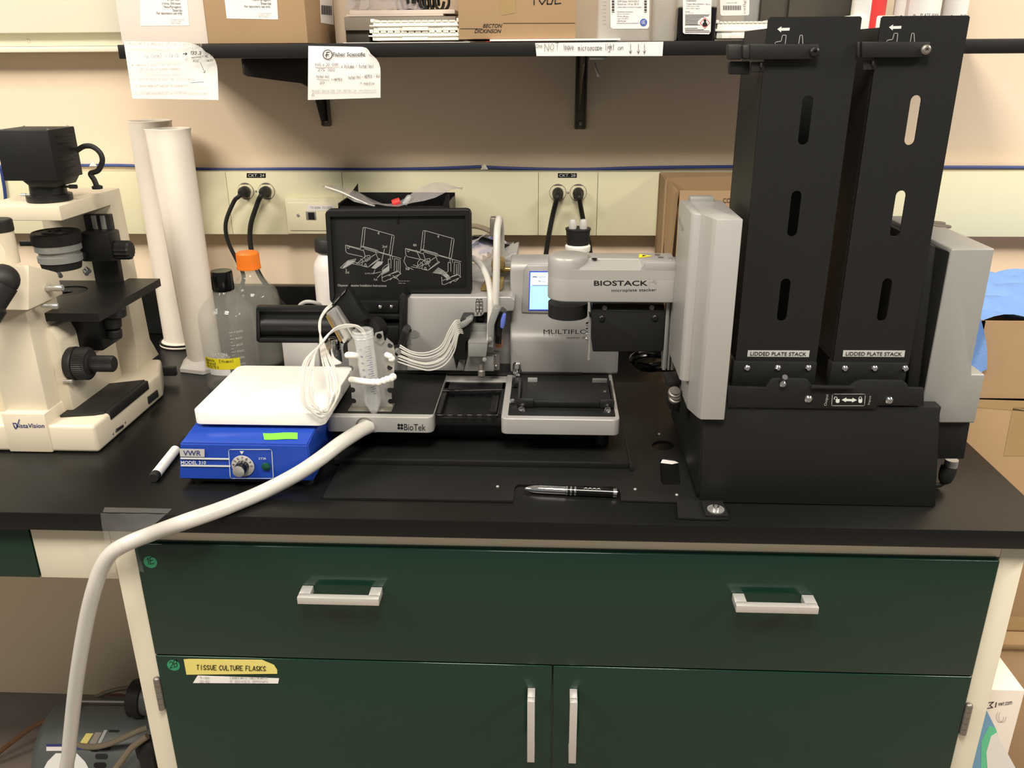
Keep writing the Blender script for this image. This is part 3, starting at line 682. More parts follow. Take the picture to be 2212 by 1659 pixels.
for s, p, q, h in (('AVG x 20,000', (681, 142), (730, 142), 6), ('275,000', (687, 153.5), (723, 154), 6), ('x Volume = total Vol', (737, 147), (806, 147), 8), ('total Vol', (683, 168), (711, 168), 6), ('20', (691, 181), (701, 181), 5), ('= HEPES', (716, 174), (739, 174), 5), ('total Vol - HEPES - Vol', (752, 171), (821, 167), 7), ('> media', (778, 182), (808, 182), 5)):
    hand(t, s, p, q, (p[0], p[1]-h), 'ink', width=.00042, Y=yn)
lines(t, [[(681, 145.5), (733, 145)], [(685, 171.5), (712, 173)], [(676.5, 202), (679.5, 207), (673.5, 207), (676.5, 202)]], 'ink', 'rule_line', .0005, Y=yn)
ptext(t, 'PHONE 1 800 766 7000   FAX 1 800 926 1166   www.fishersci.com', (674, 199), (813, 197), (674, 194.5), 'inkgrey', Y=yn)
def curl2(s, f):
    k = max(0, s-.6)/.4; q = max(0, f-.5)/.5
    return (-24*k*k*q*q, 20*(k*q)**2.2, -.004-.016*k*q)
t = note('paper_note', 'large white handwritten sheet taped to the left end of the shelf', ((286, 213), (472, 216), (267, 89), (468, 92)), SY-.003, curl2)
yn = SY-.019
for s, p, q, h, m in (('Calculating amount of cells per plate', (272, 97), (436, 100), 8, 'pencil'), ('(x)(ycm2) = (a)(b)', (312, 126), (391, 124), 9, 'inkgrey'), ('133.3', (411, 118), (434, 118), 7, 'printk'), ('AVE', (417, 134), (430, 134), 5, 'ink'), ('= mL to', (437, 125), (461, 122), 6, 'ink'), ('add', (447, 133), (460, 132), 5, 'ink'),
                       ('a. amount per vial of cell', (284, 143), (388, 142), 5, 'pencil'), ('40-75 cm2 of plates needed', (303, 152), (388, 151), 5, 'pencil'), ('b. total media per 96well plate', (288, 174), (418, 174), 6, 'pencil'), ('y. average of cells in hemacyt', (292, 189), (405, 188), 6, 'pencil'), ('x. volume needed of cells from source plate', (293, 205), (450, 205), 6, 'pencil')):
    hand(t, s, p, q, (p[0]+1, p[1]-h), m, width=.0009 if m == 'printk' else .0005, Y=yn)
lines(t, [[(396, 116.5), (404, 116.5), (401, 113.5)], [(404, 116.5), (401, 119)]], 'printk', 'arrow', .0012, Y=yn)
lines(t, [[(414, 124.5), (434, 123)], [(433, 135), (443, 157), (439, 156)], [(443, 157), (444, 152)], [(412, 179), (440, 177)]], 'ink', 'rule_line', .0007, Y=yn)
def curl3(s, f): return (0, 0, -.0015+.0012*math.sin(s*9))
t = note('paper_notice', 'long white strip reading Do NOT leave microscope light on', ((1159, 121), (1431, 121), (1156, 93), (1433, 90)), SY-.002, curl3)
yn = SY-.0053
for s, p, q, h in (('Do', (1158, 103), (1171, 102), 7), ('NOT', (1177, 110), (1208, 108), 15), ('leave', (1217, 107), (1239, 107), 12), ('microscope', (1249, 109), (1300, 108), 11), ('light', (1307, 109), (1327, 108), 14), ('on', (1335, 108), (1347, 107), 10)):
    hand(t, s, p, q, (p[0], p[1]-h), 'ink', width=.0006, Y=yn)
lines(t, [k for u in (1362, 1379, 1392) for k in ([(u, 95), (u, 115)], [(u-3, 110), (u, 115), (u+3, 109)])], 'ink', 'arrow', .0008, Y=yn)
# ================================================================ LEFT HALF OF THE BENCH
# ---- inverted microscope (axis-aligned with the bench)
t = thing('microscope', 'cream inverted microscope with black lamp house at the left edge of the bench', 'microscope', (-.83, .33, BZ))
XB = -.714                                   # right flank of the base
g = G(); x0 = -1.02; y0 = .1865; z1 = .962
pts = [(x0, y0, BZ+.001), (XB, y0, BZ+.001), (XB, .425, BZ+.001), (-.745, .50, BZ+.001), (x0, .50, BZ+.001)]
g.prism([V(p) for p in pts], (0, 0, z1-BZ-.001), .006, 3)
g.build('base', 'scope', t)
xa, xb = ax(13, 940, .185), ax(106, 940, .185)
g = G(); g.box(xa, xb, .1845, .30, BZ+.0015, az(60, 894, .1845), .002); fb = g.build('logo_block', 'scope', t)
ptext(fb, 'istaVision', (42, 924), (96, 924), (42, 914.5), 'navy', Y=.1845, bold=.02)
lines(fb, [[(28, 914), (35, 914), (37, 922), (42, 906)], [(31, 920), (34, 926), (40, 920)], [(29, 916), (32, 924)]], 'navy', 'emblem', .0014, Y=.1845)
# arm-rest pad over the right of the base
pz = z1+.0005
g = G(); q = [at(u, v, Z=pz) for u, v in ((129, 902), (219, 834), (327, 824))]
pad = [q[0], q[1], V((XB-.006, q[2].y, pz)), V((XB-.006, .232, pz)), V((XB-.02, .225, pz))]
g.prism([V((p.x, p.y, pz)) for p in pad], (0, 0, .004), .0015); g.box(XB-.0062, XB+.0015, .236, q[2].y-.004, z1-.012, z1+.004, .0015)
g.build('armrest_pad', 'rubber', t)
g = G(); a, b = at(319, 862, X=XB), at(341, 845, X=XB); g.prism([V((XB-.001, p.y, p.z)) for p in (at(320, 873, X=XB), at(341, 856, X=XB), at(338, 842, X=XB), at(318, 858, X=XB))], (.0035, 0, 0), .0008); g.build('power_switch', 'rubber', t)
g = G(); g.prism([V((XB-.001, p.y, p.z)) for p in (at(249, 934, X=XB), at(265, 923, X=XB), at(265, 917, X=XB), at(250, 927, X=XB))], (.003, 0, 0), .0006); g.build('dimmer_wheel', 'rubber', t)
for u, v in ((244, 937), (270, 912)): screwhead(t, at(u, v, X=XB), (1, 0, 0), .002, 'dsteel')
# front column, body, head
c0, c1 = -.862, -.791
g = G(); g.box(c0, c1, .199, .285, z1-.01, 1.15, .003); g.build('front_column', 'scope', t)
g = G(); g.prism([V((-.93, .238, z1-.004)), V((-.774, .238, z1-.004)), V((-.774, .238, 1.085)), V((-.782, .238, 1.105)), V((-.93, .238, 1.105))], (0, .167, 0), .004); g.build('body', 'scope', t)
hx = -.768
hp = [at(u, v, X=hx) for u, v in ((62, 671), (62, 572), (125, 588), (138, 636))]
g = G(); g.prism([V((-.885, p.y, p.z)) for p in hp], (hx+.885, 0, 0), .003); g.build('head', 'scope', t)
kp = at(100, 622, X=hx)
g = G(); g.rev([(0, .004), (.004, .006), (.009, .0055), (.009, .005), (.026, .005), (.027, .004)], kp+V((-.001, 0, 0)), (1, 0, 0), 18); g.build('light_path_knob', 'steel', t)
g = G(); k2 = at(92, 660, X=hx-.004); g.rev([(0, .003), (.012, .003), (.012, .0045), (.022, .005), (.024, .004)], k2+V((-.002, 0, 0)), (1, .25, -.1), 16); g.build('slider_knob', 'steel', t)
e0 = at(-14, 600, Y=.14); d = V((.55, -.35, -.75)).normalized()
g = G(); g.rev([(-.03, .022), (0, .022), (.002, .019), (.05, .019)], e0+V((-.035, .03, .02)), V((.75, -.35, .42)).normalized()*-1, 26); g.build('eyepiece_tube', 'scope', t)
g = G(); g.rev([(0, .0205), (.03, .0205), (.034, .024), (.052, .024), (.054, .018)], at(6, 612, Y=.13), V((-.45, -.45, -.75)), 28); g.ball(at(6, 604, Y=.135), .022, 20); g.build('eyepiece', 'rubber', t)
pc = at(10, 560, Y=.235)
g = G(); g.rev([(0, .0205), (.055, .0205), (.056, .019)], V((pc.x, .235, pc.z-.006)), ZA, 32); g.build('photo_tube', 'scope', t)
zc_ = az(10, 494, .235)
g = G(); g.rev([(0, .0212), (.002, .0218), (.016, .0218), (.018, .02)], V((pc.x, .235, zc_-.004)), ZA, 32); g.build('tube_cap', 'rubber', t)
# stage
sxr_ = -.705; sz = 1.124
g = G(); hole = [(.035*math.cos(a)-.83, .375+.035*math.sin(a)) for a in [2*math.pi*i/40 for i in range(40)]]
g.flat([(-.955, .243), (sxr_, .243), (sxr_, .465), (-.955, .465)], [hole], (0, 0, sz-.009), XA, YA, .0135); g.build('stage', 'black', t)
g = G(); g.rev([(0, .034), (.0022, .0345), (.0028, .03), (.0028, .012), (.0005, .011)], (-.83, .375, sz), ZA, 36, cap=False); g.build('stage_insert', 'rubber', t)
g = G(); g.box(-.80, -.735, .29, .36, 1.05, sz-.0095, .003); g.build('stage_bracket', 'black', t)
for z, x, r, l in ((1.098, -.735, .02, .016), (1.078, -.742, .016, .02), (1.062, -.742, .014, .014)):
    G().rev([(0, r*.9), (.002, r), (l-.002, r), (l, r*.85)], (x+.012, .32, z+l*.2), (.1, 0, 1), 28).build('stage_knob', 'rubber', t)
# coaxial focus knob, axis along X, ribbed
KY = .258; kc = at(172, 785, Y=KY)
def ribbed(g, c, axis, r, L, n=48, dep=.0011):
    a = V(axis).normalized(); e = a.orthogonal().normalized(); f = a.cross(e); R = []
    for tt, rr in ((0, r*.9), (.002, r), (L-.003, r), (L, r*.85)):
        R.append([g.bm.verts.new(V(c)+a*tt+(e*math.cos(2*math.pi*i/(2*n))+f*math.sin(2*math.pi*i/(2*n)))*(rr-(dep if i % 2 else 0))) for i in range(2*n)])
    for A, B in zip(R, R[1:]):
        for i in range(2*n): g.bm.faces.new((A[i], A[(i+1) % (2*n)], B[(i+1) % (2*n)], B[i]))
    g.bm.faces.new(R[0][::-1]); g.bm.faces.new(R[-1]); return g
xk = -.7745
g = G(); g.rev([(0, .0265), (.010, .0275), (.012, .026)], (xk, KY, kc.z), XA, 40); g.build('tension_ring', 'rubber', t)
g = ribbed(G(), (xk+.012, KY, kc.z), XA, .0268, ax(193, 785, KY)-xk-.010); g.rev([(0, .022), (.004, .016)], (ax(193, 785, KY), KY, kc.z), XA, 30); g.build('coarse_knob', 'rubber', t)
g = ribbed(G(), (ax(195, 785, KY), KY, kc.z), XA, .0135, ax(247, 785, KY)-ax(195, 785, KY), 32, .0008); g.build('fine_knob', 'rubber', t)
g = G(); g.cyl(at(137, 823, Y=.236), at(157, 823, Y=.236), .0028, n=14); g.build('lock_pin', 'steel', t)
# pillar and lamp arm
g = G(); px = -.762
prof = [(.435, .96), (.462, .99), (.470, 1.02), (.435, 1.2455), (.2915, 1.2645), (.2915, 1.2865), (.487, 1.2865), (.52, 1.0), (.53, .96)]
g.prism([V((px-.13, y, z)) for y, z in ((.44, .96), (.448, 1.0), (.448, 1.2625), (.2915, 1.2635), (.2915, 1.2865), (.487, 1.2865), (.505, 1.0), (.53, .96))], (.13, 0, 0), .002)
g.build('pillar_arm', 'scope', t)
yr = .442
g = G(); a, b = ax(184, 470, yr), ax(240, 470, yr)
g.box(a, b, yr-.006, yr+.008, az(210, 610, yr), az(210, 463, yr), .001); g.build('focus_rail', 'rubber', t)
for u in (203, 222):
    q = ax(u, 470, yr-.006); G().box(q-.004, q+.004, yr-.009, yr-.005, az(210, 560, yr), az(210, 464, yr), .0006).build('rail_guide', 'greyp', t)
g = G(); a, b = ax(180, 530, yr-.03), ax(248, 530, yr-.03); g.box(a, b, yr-.045, yr-.004, az(215, 562, yr-.03), az(215, 500, yr-.03), .004); g.box(a-.03, a+.01, yr-.05, yr-.03, az(215, 558, yr-.03), az(215, 540, yr-.03), .003); g.build('condenser_carrier', 'black', t)
kc2 = at(252, 540, Y=yr-.025)
g = G(); g.cyl(kc2-V((.012, 0, 0)), kc2, .006, n=16); ribbed(g, kc2, XA, .0165, .026, 14, .0016); g.build('carrier_knob', 'rubber', t)
# condenser
cc = V((ax(128, 545, .37), .37, 0)); r0 = (ax(177, 525, .37)-ax(80, 525, .37))/2
zA, zB, zC, zD, zE = (az(128, v, .37-r0*.9) for v in (590, 573, 560, 545, 527))
g = G(); g.rev([(0, r0*.55), (0, r0*.78), (zB-zA, r0*.85)], cc+V((0, 0, zA)), n=36); g.build('condenser_lens', 'rubber', t)
g = G(); g.rev([(0, r0*.9), (zC-zB, r0*.9), (zC-zB+.001, r0*.82), (zD-zB-.004, r0*.82), (zD-zB-.003, r0*.94), (zE-zB-.004, r0*.94)], cc+V((0, 0, zB)), n=40); g.build('condenser_ring', 'greyp', t)
g = G(); g.rev([(0, r0*.97), (.003, r0), (.018, r0), (.02, r0*.93), (.0185, r0*.85), (.0185, r0*.55), (.0205, r0*.53), (.0205, r0*.3), (.016, r0*.28), (.016, 0)], cc+V((0, 0, zE-.006)), n=44); g.build('condenser_top', 'rubber', t)
g = G(); p = at(82, 526, Y=.36); g.box(p.x-.03, p.x+.008, .357, .365, p.z-.004, p.z+.004, .001); g.box(cc.x+r0*.7, a+.002, .372, .40, zE-.012, zE+.004, .002); g.build('condenser_arm', 'black', t)
for u, v in ((186, 578), (181, 583), (125, 588)):
    p = at(u, v, Y=.345); G().rev([(0, .0022), (.006, .0022), (.006, .0036), (.014, .0036)], p, (.6, -.6, -.3), 12).build('centring_screw', 'chrome', t)
# lamp house
lc = at(109, 434, Y=.345); lz = 1.287
g = G(); g.rev([(0, .0335), (.002, .034), (.010, .034), (.011, .0275), (.018, .027), (.05, .025)], (lc.x, .345, lz), ZA, 40); g.build('lamp_collar', 'black', t)
lx1 = -.7625; lx0 = lx1-.085
lz0, lz1 = az(115, 391, .302), az(103, 281, .302)
g = G(); g.box(lx0, lx1, .302, .378, lz0, lz1, .0015); g.prism([V((lx0+.02, .31, lz0+.002)), V((lx1, .31, lz0+.002)), V((lx1-.012, .315, lz0-.012)), V((lx0+.032, .315, lz0-.012))], (0, .06, 0), .002)
g.build('lamp_house', 'blackm', t)
for k in range(6):
    zz = lz0+.012+k*.0102; G().box(lx1-.001, lx1+.0008, .320, .362, zz, zz+.0035, .0004).build('vent_slot', 'printk', t)
for u, v in ((103, 280), (52, 273), (146, 272), (5, 280)): screwhead(t, at(u, v, Z=lz1), ZA, .0018, 'dsteel')
p = at(134, 403, Y=.34); G().rev([(-.012, .002), (.012, .002), (.012, .0033), (.024, .0033)], p, XA, 12).build('lamp_screw', 'rubber', t)
p = at(76, 421, Y=.33); G().rev([(-.012, .0018), (.014, .0018), (.014, .0027), (.022, .0027)], p, (-1, -.1, 0), 12).build('collar_screw', 'steel', t)
yl = .37
G().tube([at(u, v, Y=yl) for u, v in ((166, 325), (182, 316), (200, 317), (216, 330), (221, 348), (212, 368), (196, 375), (203, 388), (209, 402))], .0042, 10).rev([(0, .008), (.004, .0085), (.006, .005)], at(210, 404, Y=yl)-V((0, 0, .003)), ZA, 14).build('lamp_cable', 'rubber', t)
g = G(); q = at(334, 803, Z=BZ+.002); g.box(-.758, -.722, .50, .512, BZ+.012, BZ+.03, .002); g.build('power_inlet', 'rubber', t)

# ---- measuring cylinders
t = thing('measuring_cylinder', 'wide tall frosted cylinder directly behind the microscope pillar', 'cylinder', (-.805, .735, BZ), 'frosted measuring cylinders')
g = G(); H = az(290, 262, .735)-BZ; r = .040
g.rev([(.012, r-.002), (H, r-.0015), (H+.002, r+.001), (H+.001, r+.0025), (H-.004, r+.001), (.012, r)], t.location, n=48, cap=False); g.build('tube', 'cyl', t)
G().rev([(.0006, 0), (.0006, r+.008), (.003, r+.010), (.006, r+.009), (.012, r+.002), (.014, 0)], t.location, n=48, cap=False).build('base', 'cyl', t)
G().rev([(.0062, r+.0098), (.0095, r+.0098), (.0095, r+.006), (.0062, r+.006), (.0062, r+.0098)], t.location, n=48, cap=False).build('black_ring', 'rubber', t)
t = thing('measuring_cylinder', 'slimmer frosted cylinder with spout and hexagonal foot beside the glass bottles', 'cylinder', (-.700, .592, BZ), 'frosted measuring cylinders')
H = az(380, 278, .592)-BZ; r = .0325
g = G(); R = []; n = 48
for tt, rr in ((.01, r), (H-.02, r), (H-.006, r+.0005), (H, r+.002), (H+.001, r+.0005), (H-.004, r-.0015), (.012, r-.002)):
    ring = []
    for i in range(n):
        a = 2*math.pi*i/n; k = max(0, math.cos(a-math.pi*1.06))**14 if tt > H-.03 else 0
        ring.append(t.location+V((math.cos(a)*(rr+k*.014), math.sin(a)*(rr+k*.014), tt)))
    R.append(ring+[ring[0]])
g.grid(R); g.build('tube', 'cyl', t)
g = G(); g.rev([(.0006, 0), (.0006, .053), (.008, .053), (.016, .044), (.022, r+.001), (.022, 0)], t.location, (0, 0, 1), 6, cap=False); g.build('foot', 'hdpe', t)

# ---- glass bottles
def labbottle(name, label, c, capm, tall, group):
    t = thing(name, label, 'bottle', c, group); r = .0525
    o = [(.0008, 0), (.0008, r-.006), (.004, r-.001), (.01, r), (.135, r), (.150, r-.004), (.166, r-.016), (.178, .024), (.186, .0175), (.192, .0165), (.21, .0165)]
    i = [(.21, .0145), (.192, .0145), (.186, .0155), (.177, .022), (.165, r-.0178), (.149, r-.006), (.135, r-.0022), (.012, r-.0022), (.006, r-.005), (.004, 0)]
    G().rev(o+i, c, n=64, cap=False).build('body', 'glass', t)
    g = G(); zc = .186; R = []
    if capm == 'orange':
        for tt, rr in ((0, .0235), (.004, .0235), (.0042, .0225), (.030, .0222), (.033, .0195), (.033, .001)):
            R.append([V(c)+V((math.cos(a)*rr2, math.sin(a)*rr2, zc+.01+tt)) for a, rr2 in [(2*math.pi*k/64, rr-(.0008 if k % 2 and .004 < tt < .032 else 0)) for k in range(65)]])
        g.grid(R)
    else: g.rev([(zc, .0192), (zc+.003, .0202), (zc+.033, .0196), (zc+.036, .0185), (zc+.036, .010), (zc+.0352, 0)], c, n=40, cap=False)
    g.build('cap', capm, t)
    return t, V(c), r
t, c, r = labbottle('glass_bottle', 'clear glass bottle with orange cap behind the black-capped bottle', (-.598, .623, BZ), 'orange', 1, 'laboratory glass bottles')
t, c, r = labbottle('glass_bottle', 'clear glass bottle with black cap and yellow label behind the stirrer', (-.604, .497, BZ), 'blackg', 1, 'laboratory glass bottles')
lab(wrap(t, 'yellow_label', c, r+.0005, -.75, .62, .048, .069, 'yellow'), 'yellow tape label with handwriting')
lab(wrap(t, 'white_label', c, r+.0003, -.52, .25, .036, .05, 'paper'), 'white paper label edge')
wraptext(t, 'WHEATON', c, r+.0004, -.62, .22, .073, .080, 'printw', .01)
def handwrap(s, a0, a1, z0, z1):
    P = []; x = 0
    for ch in s:
        if ch == ' ': x += 3.5; continue
        for st in GL.get(ch, '').split('|'):
            if st: P.append([(x+int(q[0]), int(q[1]) if q[1].isdigit() else -1) for q in st.split(',')])
        x += 5.6 if ch not in "il.1" else 4
    f = lambda p: c+V((math.sin(a0+(a1-a0)*p[0]/x)*(r+.0011), -math.cos(a0+(a1-a0)*p[0]/x)*(r+.0011), z0+(z1-z0)*p[1]/6))
    ribbons(t, 'handwriting', [[f(p) for p in st] for st in P], V((math.sin((a0+a1)/2), -math.cos((a0+a1)/2), 0)), .0007, 'ink')
for s, a0, a1, z0, z1 in (('Absolute', -.66, -.25, .0625, .0672), ('Ethanol', -.08, .40, .0615, .0672), ('200 proof', -.66, -.2, .0565, .0610), ('10/21/15 A', -.64, -.12, .0500, .0550)): handwrap(s, a0, a1, z0, z1)
for k in range(6):
    z = .118-k*.0125
    wraptext(t, str(1000-100*k), c, r+.0004, .56, .56+(.30 if k == 0 else .24), z-.002, z+.002, 'printw')
    g = G()
    for dz, w_ in ((0, .14), (-.0062, .08)): g.grid([[c+V((math.sin(q)*(r+.0004), -math.cos(q)*(r+.0004), z+dz+e)) for q in (.38, .38+w_/2, .38+w_)] for e in (0, .0008)])
    g.build('graduation', 'printw', t)

# ---- stirrer
FYs = .083
t = thing('stirrer', 'blue magnetic stirrer with square white top plate and tape on it', 'stirrer', (-.44, .18, BZ))
zb, zt = BZ+.012, az(500, 959.5, FYs+.002)
a0, a1 = ax(388, 1037, FYs), ax(677, 1038, FYs); b0, b1 = ax(386, 959, FYs+.002)+.001, ax(664, 960, FYs+.002)
yb = .30; z2 = zt+.014
P = [(a0, FYs, zb), (a1, FYs, zb), (b1, FYs+.002, zt), (b0, FYs+.002, zt)]
yk = at(545, 927, Z=z2).y
g = G(); bm = g.bm
vv = [bm.verts.new(V(p)) for p in ((a0, FYs, zb), (a1, FYs, zb), (a1, yb, zb), (a0, yb, zb), (b0, FYs+.002, zt), (b1, FYs+.002, zt), (at(414, 927, Z=z2).x, yk, z2), (at(682, 927, Z=z2).x, yk, z2), (a1, yb, z2), (a0, yb, z2))]
for f in ((3, 2, 1, 0), (0, 1, 5, 4), (4, 5, 7, 6), (6, 7, 8, 9), (1, 2, 8, 7, 5), (0, 4, 6, 9, 3), (2, 3, 9, 8)): bm.faces.new([vv[i] for i in f])
bmesh.ops.recalc_face_normals(bm, faces=bm.faces); bmesh.ops.bevel(bm, geom=list(bm.edges), offset=.0018, segments=2, affect='EDGES')
st = t; sh = g.build('housing', 'blue', t)
g = G(); g.box(a0+.014, a1-.006, FYs+.006, yb-.006, BZ+.006, zb+.001, .001); g.build('skirt', 'rubber', t)
for x in (a0+.022, a1-.014):
    for y in (FYs+.018, yb-.02): G().cyl((x, y, BZ+.0003), (x, y, BZ+.007), .0085, n=18).build('foot', 'rubber', t)
yp = .108; zp0, zp1 = az(560, 919, yp), az(560, 890, yp)
p0, p1 = ax(416.5, 905, yp), ax(700, 905, yp)
ypb = at(620, 790, Z=zp1).y
g = G(); g.prism([V((p[0], p[1], zp0)) for p in rrect(p0, p1, yp, ypb, .012, 6)], (0, 0, zp1-zp0), .004, 4); g.build('top_plate', 'white', t)
g = G(); g.box(p0+.012, p1-.012, yp+.012, ypb-.012, z2-.002, zp0+.004, .002); g.build('neck', 'blue', t)
print('stirrer plate', zp0, zp1, z2, yp, ypb, p0, p1, yk)
pl = dict(Y=FYs-.0006)
patch(sh, 'maker_label', [(389.5, 986), (442, 987), (442, 970), (388, 969)], 'tag', **pl); ptext(sh, 'VWR', (396, 984), (434, 984), (396, 973), 'navy', bold=.02, Y=FYs-.001)
patch(sh, 'print_bar', [(390, 991.5), (496, 993), (496, 989.5), (390, 988)], 'printw', **pl); patch(sh, 'print_bar', [(391, 1007), (498, 1008.5), (498, 1005), (391, 1003.5)], 'printw', **pl)
ptext(sh, 'MODEL 310', (391, 1002.5), (445, 1003), (391, 995), 'printw', bold=.03, **pl)
rr = rrect(494, 587, 970.5, 1033, 4, 4); lines(sh, [[(p[0]+(p[1]-970)*.06, p[1]) for p in rr+rr[:1]]], 'printw', 'panel_outline', .0009, **pl)
patch(sh, 'pointer', [(518, 974.5), (527, 974.5), (522.5, 981.5)], 'printw', **pl)
ptext(sh, 'STIR', (559, 992.5), (575.5, 992.5), (559, 988), 'printw', **pl)
c = at(525, 1006, **pl)
g = G(); g.rev([(0, .0165), (.0012, .0165), (.0016, .0158), (.0016, 0)], c, (0, -1, 0), 44, cap=False); kd = g.build('dial', 'nickel', t)
for k, ch in enumerate('0987654321'):
    a = math.radians(20-28*k); p = c+V((.0132*math.sin(a+1.2), -.0021, .0132*math.cos(a+1.2)))
    cu = bpy.data.curves.new('text', 'FONT'); cu.body = ch; ob = bpy.data.objects.new('text', cu); C.objects.link(ob); me = bpy.data.meshes.new_from_object(ob); bpy.data.objects.remove(ob)
    b = bmesh.new(); b.from_mesh(me); bpy.data.meshes.remove(me)
    for v in b.verts: x, y = (v.co.x-.28)*.006, (v.co.y-.33)*.006; v.co = p+V((x*math.cos(a+1.2)+y*math.sin(a+1.2), 0, -x*math.sin(a+1.2)+y*math.cos(a+1.2)))
    gg = G(); gg._merge(b); gg.build('digit', 'printk', kd, smooth=False)
g = G(); g.rev([(0, .0095), (.004, .0092), (.016, .0085), (.017, .008)], c+V((0, -.0016, 0)), (0, -1, 0), 30); kb = g.build('knob', 'blackg', t)
g = G(); g.rev([(0, .0085), (.0012, .0083), (.0014, .0075), (.0014, 0)], c+V((0, -.0186, 0)), (0, -1, 0), 30, cap=False); g.build('knob_cap', 'steel', kb)
c = at(575, 1007, **pl); g = G(); g.rev([(0, .0062), (.002, .0062), (.003, .005), (.0038, 0)], c, (0, -1, 0), 22, cap=False); g.build('indicator_lamp', mat('dark_green_lens', (20, 70, 55), .15), t)
n = V((0, -.6, .8))
pn = V((0, -(z2-zt), yk-FYs-.002)).normalized(); p_0 = V((0, FYs+.002, zt))+pn*.0008
def onslope(u, v): d = at(u, v, Y=.1)-CAM; return CAM+d*((p_0-CAM).dot(pn)/d.dot(pn))
G().grid([[onslope(571+72*s-3*f*(1-s), 950-1.5*s-14*f+.6*math.sin(s*7)) for s in [i/8 for i in range(9)]] for f in (0, .5, 1)], pn*.0003).build('tape_strip', 'lime', t)

# ---- marker and pen
a, b = at(331, 1033, Z=BZ+.0078), at(379, 972, Z=BZ+.0078); d = (b-a)
t = thing('marker', 'white marker pen with black end lying between microscope and stirrer', 'marker', (a+b)/2)
G().rev([(.012, .0076), (d.length, .0076), (d.length+.002, .006)], a, d, 24).build('barrel', 'whitep', t)
G().rev([(0, .0068), (.001, .0074), (.0125, .0074)], a, d, 24).build('end_plug', 'rubber', t)
e = d.normalized()
G().rev([(0, .0079), (.035, .0079), (.036, .006)], a+e*(d.length+.0022), d, 24).build('cap', 'rubber', t)
t_ = d.cross(ZA).normalized()
a, b = at(1134, 1055.5, Z=BZ+.0066), at(1335, 1065, Z=BZ+.0066); d = b-a; L_ = d.length; e = d.normalized()
t = thing('pen', 'black and silver promotional pen lying in the notch of the base plate', 'pen', (a+b)/2)
G().rev([(0, .0015), (.002, .0028), (.004, .0034), (.012, .0055), (.02, .0062), (L_*.44, .0062)], a, d, 22).build('grip', 'chrome', t)
G().rev([(L_*.44, .0064), (L_*.94, .0066), (L_*.985, .0062), (L_, .005)], a, d, 24).build('barrel', 'blackg', t)
for f in (.445, .49, .535): G().rev([(0, .0067), (.0005, .0069), (.002, .0069), (.0025, .0067)], a+e*(L_*f), d, 24).build('ring', 'chrome', t)
G().rev([(0, .0067), (.001, .0068), (.005, .0067)], a+e*(L_*.95), d, 24).build('end_ring', 'chrome', t)
g = G(); g.obox(a+e*(L_*.80)+V((0, .004, .0065)), L_*.17, .0015, .0012, e, YA, ZA, .0005); g.build('clip', 'blackg', t)
up_ = V((0, -.55, .83)); o = a+e*(L_*.605)+V((0, -.0044, .0054))
cu = bpy.data.curves.new('text', 'FONT'); cu.body = 'HIGH TECH ROCHESTER'; cu.offset = .02; ob = bpy.data.objects.new('text', cu); C.objects.link(ob); me = bpy.data.meshes.new_from_object(ob); bpy.data.objects.remove(ob)
b_ = bmesh.new(); b_.from_mesh(me); bpy.data.meshes.remove(me); xs = max(v.co.x for v in b_.verts)
for v in b_.verts: v.co = o+e*(v.co.x/xs*.030)+up_*((v.co.y-.2)*.0026)
g = G(); g._merge(b_); g.build('lettering', 'printw', t, smooth=False)
o2 = o+up_*.0016+V((0, .0005, .0004))
ribbons(t, 'emblem', [[o2+e*(.004+k*.006+.005*s)+up_*(.0022*math.sin(s*math.pi)) for s in [i/8 for i in range(9)]] for k in range(4)], V((0, -.8, .6)), .0009, 'printw')

# ---- drain tubing, tape
pts = [at(797, 921, Y=.172), at(775, 932, Y=.15), at(735, 958, Y=.112), at(690, 992, Y=.079), at(640, 1025, Y=.062), at(565, 1064, Z=BZ+.0135), at(480, 1099, Z=BZ+.0116), at(400, 1127, Z=BZ+.0112), at(330, 1152, Y=-.008), at(275, 1174, Y=-.0125), at(240, 1196, Y=-.0130), at(219, 1228, Y=-.0130), at(204, 1270, Y=-.013), at(190, 1325, Y=-.008), at(176, 1400, Y=0), at(164, 1480, Y=.01), at(155, 1560, Y=.02), at(149, 1625, Y=.025), at(148, 1690, Y=.03)]
pts += [V((pts[-1].x-.005, .045, pts[-1].z*.5)), V((pts[-1].x-.02, .06, .012))]
tag(G().tube(pts, .0108, 20, 8).build('drain_tubing', 'tubing'), 'thick milky white tubing running from the dispenser over the bench edge to the floor', 'tubing')
t = thing('clear_tape', 'wrinkled clear packing tape holding the thick tubing to the bench edge', 'tape', at(290, 1150, Y=-.001))
def sheet(pa, nu, nv, amp, seed):
    """pa: four corners (lower-left, lower-right, upper-left, upper-right)"""
    a, b, c, d = pa; R = []; n = (b-a).cross(c-a).normalized(); n = n if n.dot(CAM-a) > 0 else -n
    for j in range(nv+1):
        f = j/nv
        R.append([(a*(1-s)+b*s)*(1-f)+(c*(1-s)+d*s)*f+n*(amp*abs(math.sin(seed+s*5.3+f*4.1)*math.sin(seed*2+s*9+f*2.3))) for s in [i/nu for i in range(nu+1)]])
    return R
Zt = BZ+.0004; yt = -.0006
G().grid(sheet((at(222, 1106.5, Z=Zt), at(362, 1109, Z=Zt), at(226, 1096, Z=Zt), at(371, 1099, Z=Zt)), 8, 3, .0003, 1)).build('top_strip', 'film', t)
q0, q1 = at(217, 1108.5, Y=yt), at(360, 1110, Y=yt)
G().grid(sheet((at(228, 1172, Y=-.0025), at(290, 1170, Y=-.019), q0, q1), 14, 10, .002, 2)).build('front_strip', 'film', t)
